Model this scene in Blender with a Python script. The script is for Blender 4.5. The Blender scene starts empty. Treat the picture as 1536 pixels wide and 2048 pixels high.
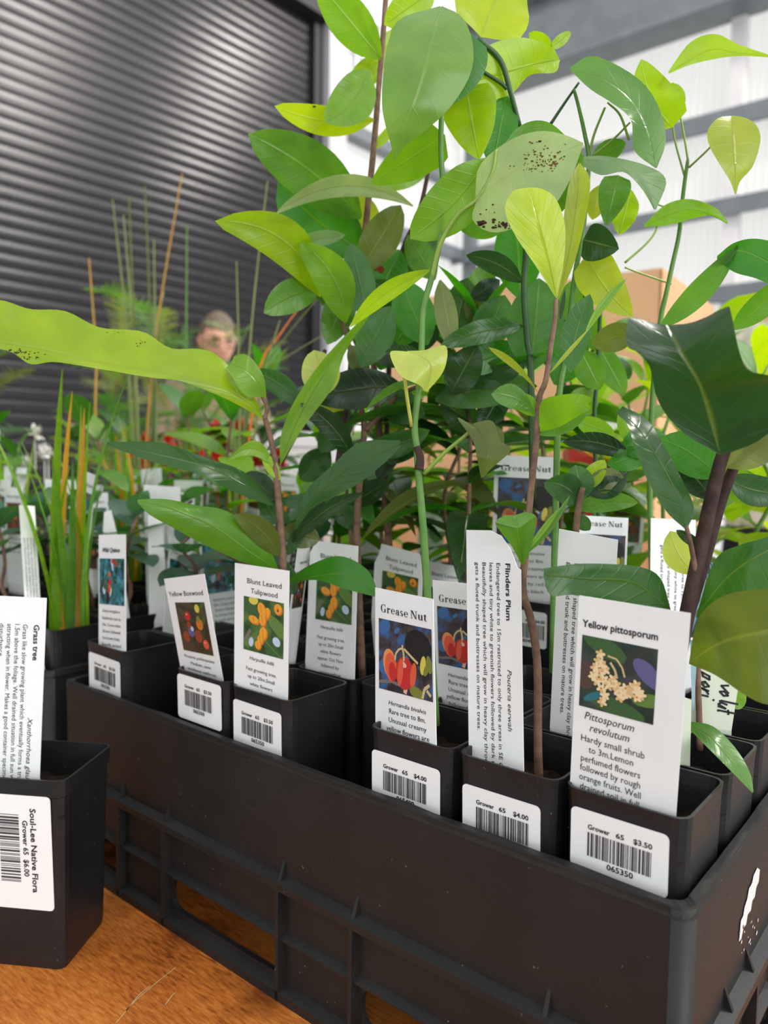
import bpy, bmesh, math, random
from mathutils import Vector, Matrix, noise
import numpy as np

SC = bpy.context.scene
COL = SC.collection
PI = math.pi

# ------------------------------------------------------------------ camera
CAM_POS = Vector((0.0837, -0.2793, 0.2838))
YAW, PITCH, ROLL, FPX = .6832, -.0707, .0139, 1551.0
_f = Vector((-math.sin(YAW)*math.cos(PITCH), math.cos(YAW)*math.cos(PITCH), math.sin(PITCH)))
_r0 = Vector((math.cos(YAW), math.sin(YAW), 0)); _u0 = _r0.cross(_f)
_r = math.cos(ROLL)*_r0 + math.sin(ROLL)*_u0
_u = -math.sin(ROLL)*_r0 + math.cos(ROLL)*_u0
cam_data = bpy.data.cameras.new('camera'); cam = bpy.data.objects.new('camera', cam_data); COL.objects.link(cam)
cam.matrix_world = Matrix(((_r.x, _u.x, -_f.x, CAM_POS.x), (_r.y, _u.y, -_f.y, CAM_POS.y), (_r.z, _u.z, -_f.z, CAM_POS.z), (0, 0, 0, 1)))
cam_data.sensor_fit = 'VERTICAL'; cam_data.sensor_height = 36; cam_data.sensor_width = 27
cam_data.lens = FPX/2048*36
cam_data.clip_start = .01; cam_data.clip_end = 100
cam_data.dof.use_dof = True; cam_data.dof.focus_distance = .36; cam_data.dof.aperture_fstop = 9.5
SC.camera = cam

# ------------------------------------------------------------------ sky, lamps, exposure
world = bpy.data.worlds.new('sky'); SC.world = world; world.use_nodes = True
bg = world.node_tree.nodes['Background']; bg.inputs[0].default_value = (.96, .985, 1.0, 1); bg.inputs[1].default_value = 1.0
vs = SC.view_settings; vs.view_transform = 'Standard'; vs.look = 'None'; vs.gamma = 1; vs.use_curve_mapping = False
vs.exposure = 0.42

def ray(x, y): return _f + _r*((x-768)/FPX) - _u*((y-1024)/FPX)
def P(x, y, d): return CAM_POS + ray(x, y)*d
def depth(p): return (Vector(p)-CAM_POS).dot(_f)
def on_z(x, y, z):
    d = ray(x, y); return CAM_POS + d*((z-CAM_POS.z)/d.z)

# the shed's axes: E1 runs along the roller door to the corner, E2 along the clad wall away from it
_h = math.atan2(_f.y, _f.x)
E1 = Vector((math.cos(_h-math.radians(40.0)), math.sin(_h-math.radians(40.0)), 0)); E2 = Vector((E1.y, -E1.x, 0))
CORNER = P(640, 914, 7.0); CORNER.z = 0
FLOOR = -.78
def room(a, b, z): return Vector((CORNER.x, CORNER.y, z)) - E1*a + E2*b      # a: back along the door, b: along the clad wall

def area_lamp(name, loc, target, size, power, color=(1, .97, .92), sy=None):
    l = bpy.data.lights.new(name, 'AREA'); l.energy = power; l.color = color; l.size = size
    if sy: l.shape = 'RECTANGLE'; l.size_y = sy
    o = bpy.data.objects.new(name, l); COL.objects.link(o); o.location = loc
    o.rotation_euler = (Vector(target)-Vector(loc)).to_track_quat('-Z', 'Y').to_euler()
    return o
def mirror_spot(x, y, t):
    """the shutter mirrors bright openings high on the clad wall and roof: from this pixel's spot on it, t metres along the mirrored ray"""
    d = ray(x, y); c = room(0, 0, 0); k = (c-CAM_POS).dot(E2)/d.dot(E2); S = CAM_POS+d*k
    m = d-2*d.dot(E2)*E2; m /= math.hypot(m.x, m.y); return S+m*t, S
# daylight through the openings mirrored in the shutter, at the distance of the wall or roof they sit in
for _n, _x, _y, _t, _s, _p in (('window_clad_wall_offscreen', 430, 235, 5.2, .44, 157), ('skylight_roof_offscreen', 20, 60, 7.0, .55, 205), ('window_clad_wall_far_offscreen', 10, 320, 10.0, .53, 145)):
    _L, _S = mirror_spot(_x, _y, _t); area_lamp(_n, _L, _S, _s, _p)
# the open side of the shed behind and to the right of the camera, whose daylight lies on the labels and the tray's end
area_lamp('doorway_right_offscreen', CAM_POS+_r0*4.3+Vector((_f.x, _f.y, 0)).normalized()*-4.7+Vector((0, 0, 2.2)), (-.15, .05, .2), 4.6, 166, (.97, .985, 1), 3.9)

# ------------------------------------------------------------------ helpers
def s2l(c):
    def g(v):
        v /= 255.0
        return v/12.92 if v <= .04045 else ((v+.055)/1.055)**2.4
    return (g(c[0]), g(c[1]), g(c[2]), 1)

def tag(o, label=None, cat=None, group=None, kind=None):
    if label: o['label'] = label
    if cat: o['category'] = cat
    if group: o['group'] = group
    if kind: o['kind'] = kind
    return o

def empty(name, loc=(0, 0, 0), label=None, cat=None, group=None, kind=None):
    o = bpy.data.objects.new(name, None); COL.objects.link(o); o.location = loc; o.empty_display_size = .01
    return tag(o, label, cat, group, kind)

def link(name, me, parent=None, mat=None):
    o = bpy.data.objects.new(name, me); COL.objects.link(o)
    if mat is not None:
        me.materials.clear(); me.materials.append(mat)
    if parent is not None: o.parent = parent
    return o

class MB:
    """collects faces; build() turns them into one mesh. Vertices are given in world space; the parent's location is taken off."""
    def __init__(s): s.v = []; s.f = []; s.m = []; s.uv = []
    def add(s, vs, fs, mi=0):
        o = len(s.v); s.v += [Vector(v) for v in vs]
        for f in fs: s.f.append([i+o for i in f]); s.m.append(mi)
    def box(s, lo, hi, mi=0, M=None):
        x0, y0, z0 = lo; x1, y1, z1 = hi
        vs = [(x0,y0,z0),(x1,y0,z0),(x1,y1,z0),(x0,y1,z0),(x0,y0,z1),(x1,y0,z1),(x1,y1,z1),(x0,y1,z1)]
        if M is not None: vs = [M @ Vector(v) for v in vs]
        s.add(vs, [(0,3,2,1),(4,5,6,7),(0,1,5,4),(1,2,6,5),(2,3,7,6),(3,0,4,7)], mi)
    def tube(s, pts, rad, n=7, mi=0, cap=True):
        pts = [Vector(p) for p in pts]
        if not isinstance(rad, (list, tuple)): rad = [rad]*len(pts)
        prev = None; rings = []
        for i, p in enumerate(pts):
            t = (pts[min(i+1, len(pts)-1)]-pts[max(i-1, 0)])
            if t.length < 1e-9: t = Vector((0, 0, 1))
            t.normalize()
            a = prev if prev is not None else (Vector((1, 0, 0)) if abs(t.x) < .8 else Vector((0, 1, 0)))
            a = (a - t*a.dot(t)).normalized(); prev = a; b = t.cross(a)
            rings.append([p + (a*math.cos(2*PI*k/n)+b*math.sin(2*PI*k/n))*rad[i] for k in range(n)])
        o = len(s.v)
        for r in rings: s.v += r
        for i in range(len(rings)-1):
            for k in range(n):
                s.f.append([o+i*n+k, o+i*n+(k+1) % n, o+(i+1)*n+(k+1) % n, o+(i+1)*n+k]); s.m.append(mi)
        if cap:
            s.f.append([o+k for k in range(n)][::-1]); s.m.append(mi)
            s.f.append([o+(len(rings)-1)*n+k for k in range(n)]); s.m.append(mi)
    def lathe(s, prof, n=16, M=None, mi=0):
        o = len(s.v)
        for r, z in prof:
            for k in range(n):
                v = Vector((r*math.cos(2*PI*k/n), r*math.sin(2*PI*k/n), z)); s.v.append(M @ v if M is not None else v)
        for i in range(len(prof)-1):
            for k in range(n):
                s.f.append([o+i*n+k, o+i*n+(k+1) % n, o+(i+1)*n+(k+1) % n, o+(i+1)*n+k]); s.m.append(mi)
    def mesh(s, name, mats, smooth=False, org=(0, 0, 0)):
        me = bpy.data.meshes.new(name); org = Vector(org)
        me.from_pydata([v-org for v in s.v], [], s.f)
        for m in (mats if isinstance(mats, (list, tuple)) else [mats]): me.materials.append(m)
        if any(s.m): me.polygons.foreach_set('material_index', s.m)
        if smooth: me.polygons.foreach_set('use_smooth', [True]*len(me.polygons))
        me.update(); return me
    def build(s, name, mats, parent=None, smooth=False, org=None):
        if org is None: org = parent_world(parent)
        o = bpy.data.objects.new(name, s.mesh(name, mats, smooth, org)); COL.objects.link(o)
        if parent is not None: o.parent = parent
        return o

def catmull(pts, n):
    pts = [Vector(p) for p in pts]
    if len(pts) == 2: return [pts[0].lerp(pts[1], k/(n-1)) for k in range(n)]
    Q = [2*pts[0]-pts[1]]+pts+[2*pts[-1]-pts[-2]]; out = []
    for k in range(n):
        t = k/(n-1)*(len(pts)-1); i = min(int(t), len(pts)-2); t -= i
        a, b, c, d = Q[i:i+4]
        out.append(.5*((2*b)+(c-a)*t+(2*a-5*b+4*c-d)*t*t+(3*b-a-3*c+d)*t**3))
    return out
def parent_world(p):
    v = Vector((0, 0, 0))
    while p is not None: v += p.location; p = p.parent
    return v

def copy_tree(o, parent=None):
    c = o.copy(); COL.objects.link(c); c.parent = parent
    for ch in o.children: copy_tree(ch, c)
    return c

# ------------------------------------------------------------------ materials
def nmat(name):
    m = bpy.data.materials.new(name); m.use_nodes = True; nt = m.node_tree
    return m, nt, nt.nodes['Principled BSDF'], nt.nodes['Material Output']
def N(nt, t, **kw):
    n = nt.nodes.new(t)
    for k, v in kw.items(): setattr(n, k, v)
    return n
def ramp(nt, fac, stops):
    r = N(nt, 'ShaderNodeValToRGB'); el = r.color_ramp.elements
    while len(el) > 1: el.remove(el[-1])
    el[0].position, el[0].color = stops[0][0], stops[0][1]
    for p, c in stops[1:]:
        e = el.new(p); e.color = c
    nt.links.new(fac, r.inputs[0]); return r
def math_n(nt, op, a, b=None, c=None):
    n = N(nt, 'ShaderNodeMath', operation=op)
    for i, x in enumerate((a, b, c)):
        if x is None: continue
        if hasattr(x, 'links'): nt.links.new(x, n.inputs[i])
        else: n.inputs[i].default_value = x
    return n.outputs[0]

def simple(name, c, rough=.5, spec=.5, var=.12, scale=30, bump=0, bscale=200, metal=0):
    m, nt, b, out = nmat(name)
    tc = N(nt, 'ShaderNodeTexCoord'); nz = N(nt, 'ShaderNodeTexNoise'); nz.inputs['Scale'].default_value = scale; nz.inputs['Detail'].default_value = 4
    nt.links.new(tc.outputs['Object'], nz.inputs['Vector'])
    l = s2l(c)
    r = ramp(nt, nz.outputs['Fac'], [(.3, tuple(x*(1-var) for x in l[:3])+(1,)), (.7, tuple(min(1, x*(1+var)) for x in l[:3])+(1,))])
    nt.links.new(r.outputs[0], b.inputs['Base Color']); b.inputs['Roughness'].default_value = rough; b.inputs['Metallic'].default_value = metal
    b.inputs['Specular IOR Level'].default_value = spec
    if bump:
        n2 = N(nt, 'ShaderNodeTexNoise'); n2.inputs['Scale'].default_value = bscale; nt.links.new(tc.outputs['Object'], n2.inputs['Vector'])
        bp = N(nt, 'ShaderNodeBump'); bp.inputs['Strength'].default_value = bump; bp.inputs['Distance'].default_value = .001
        nt.links.new(n2.outputs['Fac'], bp.inputs['Height']); nt.links.new(bp.outputs[0], b.inputs['Normal'])
    return m

def flat(name, c):
    m, nt, b, out = nmat(name); b.inputs['Base Color'].default_value = s2l(c); b.inputs['Roughness'].default_value = .45; return m

def make_leaf_mat():
    m, nt, b, out = nmat('leaf')
    oi = N(nt, 'ShaderNodeObjectInfo'); uv = N(nt, 'ShaderNodeUVMap'); uv.uv_map = 'UVMap'
    sep = N(nt, 'ShaderNodeSeparateXYZ'); nt.links.new(uv.outputs[0], sep.inputs[0])
    u, v = sep.outputs[0], sep.outputs[1]
    av = math_n(nt, 'ABSOLUTE', math_n(nt, 'MULTIPLY_ADD', v, 2.0, -1.0))
    mid = math_n(nt, 'SUBTRACT', 1.0, math_n(nt, 'SMOOTH_MIN', math_n(nt, 'MULTIPLY', av, 16.0), 1.0, .2))
    ph = math_n(nt, 'FRACT', math_n(nt, 'MULTIPLY', math_n(nt, 'SUBTRACT', u, math_n(nt, 'MULTIPLY', av, .14)), 9.0))
    side = math_n(nt, 'SUBTRACT', 1.0, math_n(nt, 'MINIMUM', math_n(nt, 'MULTIPLY', math_n(nt, 'ABSOLUTE', math_n(nt, 'SUBTRACT', ph, .5)), 12.0), 1.0))
    tc = N(nt, 'ShaderNodeTexCoord'); nz = N(nt, 'ShaderNodeTexNoise'); nz.inputs['Scale'].default_value = 55; nz.inputs['Detail'].default_value = 5
    nt.links.new(tc.outputs['Object'], nz.inputs['Vector'])
    hs = N(nt, 'ShaderNodeHueSaturation'); nt.links.new(oi.outputs['Color'], hs.inputs['Color'])
    nt.links.new(math_n(nt, 'MULTIPLY_ADD', nz.outputs['Fac'], .55, .72), hs.inputs['Value'])
    nt.links.new(math_n(nt, 'MULTIPLY_ADD', nz.outputs['Fac'], -.03, .515), hs.inputs['Hue'])
    vein = N(nt, 'ShaderNodeMix', data_type='RGBA'); vein.blend_type = 'MIX'
    lt = N(nt, 'ShaderNodeMix', data_type='RGBA'); lt.inputs[0].default_value = .35; lt.inputs[7].default_value = (.42, .46, .12, 1)
    nt.links.new(hs.outputs[0], lt.inputs[6])
    nt.links.new(math_n(nt, 'MULTIPLY_ADD', side, .05, math_n(nt, 'MULTIPLY', mid, .65)), vein.inputs[0])
    nt.links.new(hs.outputs[0], vein.inputs[6]); nt.links.new(lt.outputs[2], vein.inputs[7])
    col = vein.outputs[2]
    nt.links.new(col, b.inputs['Base Color']); b.inputs['Roughness'].default_value = .27; b.inputs['Specular IOR Level'].default_value = .6
    bp = N(nt, 'ShaderNodeBump'); bp.inputs['Strength'].default_value = .5; bp.inputs['Distance'].default_value = .0012
    nt.links.new(math_n(nt, 'MULTIPLY_ADD', nz.outputs['Fac'], .6, math_n(nt, 'MULTIPLY', math_n(nt, 'ADD', mid, math_n(nt, 'MULTIPLY', side, .18)), -.6)), bp.inputs['Height'])
    nt.links.new(bp.outputs[0], b.inputs['Normal'])
    tr = N(nt, 'ShaderNodeBsdfTranslucent'); tcol = N(nt, 'ShaderNodeMix', data_type='RGBA'); tcol.blend_type = 'MULTIPLY'; tcol.inputs[0].default_value = 1
    tcol.inputs[7].default_value = (1.35, 1.5, .45, 1); nt.links.new(col, tcol.inputs[6]); nt.links.new(tcol.outputs[2], tr.inputs[0])
    mx = N(nt, 'ShaderNodeMixShader'); mx.inputs[0].default_value = .42
    nt.links.new(b.outputs[0], mx.inputs[1]); nt.links.new(tr.outputs[0], mx.inputs[2]); nt.links.new(mx.outputs[0], out.inputs[0])
    return m
LEAF = make_leaf_mat()

def make_plastic(name, c, rough, dust):
    m, nt, b, out = nmat(name)
    tc = N(nt, 'ShaderNodeNewGeometry')
    n1 = N(nt, 'ShaderNodeTexNoise'); n1.inputs['Scale'].default_value = 18; n1.inputs['Detail'].default_value = 8; n1.inputs['Roughness'].default_value = .7
    n2 = N(nt, 'ShaderNodeTexNoise'); n2.inputs['Scale'].default_value = 420; n2.inputs['Detail'].default_value = 2
    nt.links.new(tc.outputs['Position'], n1.inputs['Vector']); nt.links.new(tc.outputs['Position'], n2.inputs['Vector'])
    l = s2l(c); d = s2l(dust)
    r = ramp(nt, n1.outputs['Fac'], [(.35, l), (.8, d)])
    sp = ramp(nt, n2.outputs['Fac'], [(.74, (0, 0, 0, 1)), (.80, (.25, .24, .22, 1))])
    ad = N(nt, 'ShaderNodeMix', data_type='RGBA'); ad.blend_type = 'ADD'; ad.inputs[0].default_value = .5
    nt.links.new(r.outputs[0], ad.inputs[6]); nt.links.new(sp.outputs[0], ad.inputs[7])
    nt.links.new(ad.outputs[2], b.inputs['Base Color'])
    rr = math_n(nt, 'MULTIPLY_ADD', n1.outputs['Fac'], .25, rough-.12); nt.links.new(rr, b.inputs['Roughness'])
    b.inputs['Specular IOR Level'].default_value = .4
    bp = N(nt, 'ShaderNodeBump'); bp.inputs['Strength'].default_value = .12; bp.inputs['Distance'].default_value = .0008
    nt.links.new(n2.outputs['Fac'], bp.inputs['Height']); nt.links.new(bp.outputs[0], b.inputs['Normal'])
    return m
M_TRAY = make_plastic('tray_plastic', (25, 24, 24), .5, (40, 37, 35))
M_POT = make_plastic('pot_plastic', (27, 27, 29), .36, (40, 39, 41))
M_SOIL = simple('potting_mix', (38, 28, 22), .9, .2, .6, 300, .8, 400)
M_CARD = simple('label_card', (240, 240, 240), .45, .4, .03, 60)
M_STICK = simple('sticker_paper', (242, 242, 242), .4, .4, .02, 60)
M_GREENCARD = simple('pale_green_card', (222, 228, 208), .45, .4, .03, 60)
M_INK = flat('black_ink', (28, 26, 28))
M_GREYINK = flat('grey_ink', (62, 60, 60))
M_STEMB = simple('brown_bark', (122, 94, 78), .75, .3, .4, 160, .5, 300)
M_STEMD = simple('dark_bark', (66, 48, 44), .75, .3, .4, 160, .5, 300)
M_STEMG = simple('green_stem', (92, 138, 58), .42, .5, .2, 90)
M_STEMDG = simple('dark_green_stem', (48, 84, 40), .42, .5, .25, 90)
M_PETY = simple('yellow_petiole', (190, 188, 84), .45, .5, .15, 90)
M_PETG = simple('green_petiole', (140, 168, 70), .45, .5, .15, 90)
M_WHITE = simple('white_paint', (226, 222, 222), .5, .4, .04, 8)

def make_wood():
    m, nt, b, out = nmat('varnished_plywood')
    tc = N(nt, 'ShaderNodeTexCoord'); mp = N(nt, 'ShaderNodeMapping'); mp.inputs['Rotation'].default_value = (0, 0, math.radians(-62)); mp.inputs['Scale'].default_value = (9, 52, 5)
    nt.links.new(tc.outputs['Object'], mp.inputs[0])
    a = N(nt, 'ShaderNodeTexNoise'); a.inputs['Scale'].default_value = 11; a.inputs['Detail'].default_value = 9; a.inputs['Roughness'].default_value = .72
    nt.links.new(mp.outputs[0], a.inputs['Vector'])
    k = N(nt, 'ShaderNodeTexNoise'); k.inputs['Scale'].default_value = 6; k.inputs['Detail'].default_value = 6; nt.links.new(tc.outputs['Object'], k.inputs['Vector'])
    sm = math_n(nt, 'ADD', math_n(nt, 'MULTIPLY', a.outputs['Fac'], .55), math_n(nt, 'MULTIPLY', k.outputs['Fac'], .5))
    r = ramp(nt, sm, [(.36, s2l((92, 42, 12))), (.46, s2l((180, 98, 34))), (.56, s2l((214, 130, 56))), (.68, s2l((236, 164, 88)))])
    st = N(nt, 'ShaderNodeTexNoise'); st.inputs['Scale'].default_value = 13; st.inputs['Detail'].default_value = 5; nt.links.new(tc.outputs['Object'], st.inputs['Vector'])
    sr = ramp(nt, st.outputs['Fac'], [(.32, (.22, .17, .14, 1)), (.45, (1, 1, 1, 1))])
    mu = N(nt, 'ShaderNodeMix', data_type='RGBA'); mu.blend_type = 'MULTIPLY'; mu.inputs[0].default_value = .8
    nt.links.new(r.outputs[0], mu.inputs[6]); nt.links.new(sr.outputs[0], mu.inputs[7]); nt.links.new(mu.outputs[2], b.inputs['Base Color'])
    b.inputs['Roughness'].default_value = .42; b.inputs['Specular IOR Level'].default_value = .35
    bp = N(nt, 'ShaderNodeBump'); bp.inputs['Strength'].default_value = .3; bp.inputs['Distance'].default_value = .001
    nt.links.new(a.outputs['Fac'], bp.inputs['Height']); nt.links.new(bp.outputs[0], b.inputs['Normal'])
    return m
M_WOOD = make_wood()

# ------------------------------------------------------------------ the shed
M_SLAT = simple('shutter_paint', (38, 35, 38), .25, .30, .08, 3, metal=.0)
M_DARKST = simple('dark_steel', (34, 33, 36), .5, .4, .1, 5)
M_GIRT = simple('galvanised_steel', (112, 118, 122), .42, .5, .12, 6)
M_FLOOR = simple('concrete', (120, 116, 110), .7, .3, .2, 2)
def make_sheet():
    m, nt, b, out = nmat('translucent_sheet')
    b.inputs['Base Color'].default_value = (.75, .74, .72, 1); b.inputs['Roughness'].default_value = .4
    tr = N(nt, 'ShaderNodeBsdfTranslucent'); tr.inputs[0].default_value = (.80, .78, .75, 1)
    mx = N(nt, 'ShaderNodeMixShader'); mx.inputs[0].default_value = .72
    nt.links.new(b.outputs[0], mx.inputs[1]); nt.links.new(tr.outputs[0], mx.inputs[2]); nt.links.new(mx.outputs[0], out.inputs[0]); return m
M_SHEET = make_sheet()
M_GLASS, _nt, _b, _o = nmat('window_glass')
_b.inputs['Transmission Weight'].default_value = 1; _b.inputs['Roughness'].default_value = .02; _b.inputs['IOR'].default_value = 1.05; _b.inputs['Base Color'].default_value = (.97, .98, 1, 1)

mb = MB()
c0 = room(-1, -1.5, FLOOR)
mb.add([room(-.6, -.6, FLOOR), room(-.6, 12, FLOOR), room(12, 12, FLOOR), room(12, -.6, FLOOR)], [(0, 1, 2, 3)])
tag(mb.build('floor', M_FLOOR), 'grey concrete shed floor', kind='structure')

wl = empty('wall_left', room(0, 0, FLOOR), 'dark grey roller shutter of curved horizontal slats', kind='structure')
PITCH_S, NSL, TOPZ = .082, 58, FLOOR+58*.082
prof = []
for k in range(9):
    t = k/8; prof.append((.0026*math.sin(PI*t), t*PITCH_S*.86))
prof.append((-.007, PITCH_S*.89)); prof.append((-.008, PITCH_S*.97)); prof.append((0, PITCH_S))
vsl = []; fsl = []
for a in (.16, 10.5):
    for d, z in prof: vsl.append(-E1*a + E2*d + Vector((0, 0, z)))
n = len(prof)
for k in range(n-1): fsl.append((k, k+1, n+k+1, n+k))
slat = bpy.data.meshes.new('slat'); slat.from_pydata(vsl, [], fsl); slat.materials.append(M_SLAT); slat.polygons.foreach_set('use_smooth', [True]*len(slat.polygons))
for k in range(NSL):
    o = link('slat', slat, wl); o.location = (0, 0, k*PITCH_S)
BACK = -2.18                       # the far corner lies this much beyond the shutter's end
def rbox(mb, a0, a1, b0, b1, z0, z1):
    vs_ = [room(a, b, z) for z in (z0, z1) for a, b in ((a0, b0), (a1, b0), (a1, b1), (a0, b1))]
    mb.add(vs_, [(0,1,2,3),(7,6,5,4),(0,4,5,1),(1,5,6,2),(2,6,7,3),(3,7,4,0)])
mb = MB(); rbox(mb, .02, 10.5, -.25, .16, TOPZ, TOPZ+1.2); rbox(mb, .06, .16, -.05, .06, FLOOR, TOPZ+.3)
tag(mb.build('trim_1', M_DARKST), 'black steel lintel and guide rail around the roller shutter', kind='structure')
M_COLUMN = simple('grey_white_paint', (186, 182, 188), .5, .4, .04, 8)
mb = MB(); rbox(mb, -.16, .06, -.02, .14, FLOOR, 5.6)
tag(mb.build('trim_2', M_COLUMN), 'white steel column beside the roller shutter', kind='structure')
wr = empty('wall_right', room(BACK, 0, FLOOR), 'translucent ribbed sheeting on horizontal steel girts', kind='structure')
def sheet(p0, p1, z0, z1, side):
    L = (p1-p0).length; nb = int(L/.016); mb = MB(); v = []
    for k in range(nb+1):
        q = p0.lerp(p1, k/nb)+side*(.012*(0, 1, 1, 0)[k % 4]); v += [Vector((q.x, q.y, z0)), Vector((q.x, q.y, z1))]
    mb.add(v, [(2*k, 2*k+2, 2*k+3, 2*k+1) for k in range(nb)]); return mb.build('sheet', M_SHEET, wr)
sheet(room(BACK-.12, -.1, 0), room(BACK-.12, 10, 0), FLOOR, 6.2, E1)
sheet(room(-.16, -.12, 0), room(BACK-.12, -.12, 0), FLOOR, 3.62, E2); sheet(room(-.9, -.12, 0), room(BACK-.12, -.12, 0), 3.62, 6.2, E2); sheet(room(-.16, -.12, 0), room(-.9, -.12, 0), 4.42, 6.2, E2)
for z in (.2, .95, 1.70, 2.44, 3.19):
    mb = MB(); rbox(mb, BACK-.09, BACK+.07, -.1, 10, z, z+.11); rbox(mb, BACK+.05, BACK+.07, -.1, 10, z-.04, z); mb.build('girt', M_GIRT, wr)
    mb = MB(); rbox(mb, -.16, BACK-.09, -.10, .05, z, z+.11); mb.build('girt', M_GIRT, wr)
mb = MB(); rbox(mb, BACK-.05, BACK+.22, -.1, 10, 4.10, 4.74); rbox(mb, BACK-.05, BACK+.34, -.1, 10, 4.72, 4.80); rbox(mb, BACK-.05, BACK+.32, -.1, 10, 4.06, 4.12); mb.build('eaves_beam', M_GIRT, wr)
for b_ in (.02, 2.75, 5.6, 8.2):
    mb = MB(); rbox(mb, BACK-.1, BACK+.02, b_, b_+.12, FLOOR, 6.2); mb.build('post', M_WHITE if b_ > 1 else M_GIRT, wr)
win = empty('window_1', room(-.5, -.12, 3.62), 'bright multi-pane window beside the white column', kind='structure')
for r_ in range(2):
    for q in range(2):
        mb = MB(); rbox(mb, -.18-q*.36, -.52-q*.36, -.125, -.12, 3.65+r_*.39, 4.01+r_*.39); mb.build('pane', M_GLASS, win)
mb = MB()
for r_ in range(3): rbox(mb, -.16, -.9, -.14, -.09, 3.62+r_*.39, 3.65+r_*.39)
for q in (.16, .52, .87): rbox(mb, -q, -q-.03, -.14, -.09, 3.62, 4.42)
mb.build('window_frame', M_WHITE, win)

# ------------------------------------------------------------------ table
def make_table(name, x0, x1, y0, y1, label, rot=0, top=0.0):
    cx, cy = (x0+x1)/2, (y0+y1)/2
    t = empty(name, (cx, cy, FLOOR), label, 'table')
    mb = MB(); mb.box((x0, y0, top-.018), (x1, y1, top)); mb.build('tabletop', M_WOOD, t)
    for sx in (x0+.06, x1-.10):
        for sy in (y0+.06, y1-.10):
            mb = MB(); mb.box((sx, sy, FLOOR), (sx+.04, sy+.04, top-.018)); mb.build('leg', M_DARKST, t)
    for ya in (y0+.06, y1-.08):
        mb = MB(); mb.box((x0+.06, ya, top-.08), (x1-.06, ya+.02, top-.018)); mb.build('apron', M_DARKST, t)
    M_SCR = simple('pale_scratch', (214, 176, 124), .6, .3, .2, 200); mb = MB()
    for px_ in (((232, 2046), (268, 2004), (312, 1966), (352, 1934)), ((252, 2022), (278, 1990), (300, 1972)), ((330, 2010), (345, 1990), (352, 1985))):
        pp_ = catmull([on_z(a_, b_, top+.0002) for a_, b_ in px_], 12); sd_ = Vector((.7, .7, 0))*.00028
        for p_, q_ in zip(pp_[:-1], pp_[1:]): mb.add([p_-sd_, q_-sd_, q_+sd_, p_+sd_], [(0, 1, 2, 3)])
    tag(mb.build('scratch', M_SCR, t), kind='stuff')
    return t
make_table('plywood_table', -2.05, .075, -.20, 1.5, 'worn varnished plywood table under the black tube trays')

# ------------------------------------------------------------------ trays
CELL = .0515
TW, TD, TH = .428, .278, .125        # tray outer size; local origin: front right bottom corner of the pot grid, x to the left is negative
def rounded(x0, x1, z0, z1, r, n=5):
    pts = []
    for cx, cz, a0 in ((x1-r, z0+r, -90), (x1-r, z1-r, 0), (x0+r, z1-r, 90), (x0+r, z0+r, 180)):
        for k in range(n+1):
            a = math.radians(a0+90*k/n); pts.append((cx+r*math.cos(a), cz+r*math.sin(a)))
    return pts
def panel_mesh(name, outer, holes, mapf, thick, mat):
    bm = bmesh.new(); eds = []
    for loop in [outer]+holes:
        vs_ = [bm.verts.new(mapf(p[0], p[1], 0)) for p in loop]
        eds += [bm.edges.new((vs_[i], vs_[(i+1) % len(vs_)])) for i in range(len(vs_))]
    bmesh.ops.triangle_fill(bm, edges=eds, use_beauty=True)
    nrm = mapf(0, 0, 1)-mapf(0, 0, 0)
    r = bmesh.ops.extrude_face_region(bm, geom=bm.faces[:])
    for v in r['geom']:
        if isinstance(v, bmesh.types.BMVert): v.co += nrm*thick
    bmesh.ops.recalc_face_normals(bm, faces=bm.faces[:])
    me = bpy.data.meshes.new(name); bm.to_mesh(me); bm.free(); me.materials.append(mat); return me
X0, X1, Y0, Y1 = .004-TW, .004, -.008, -.008+TD
CR = .007
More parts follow.
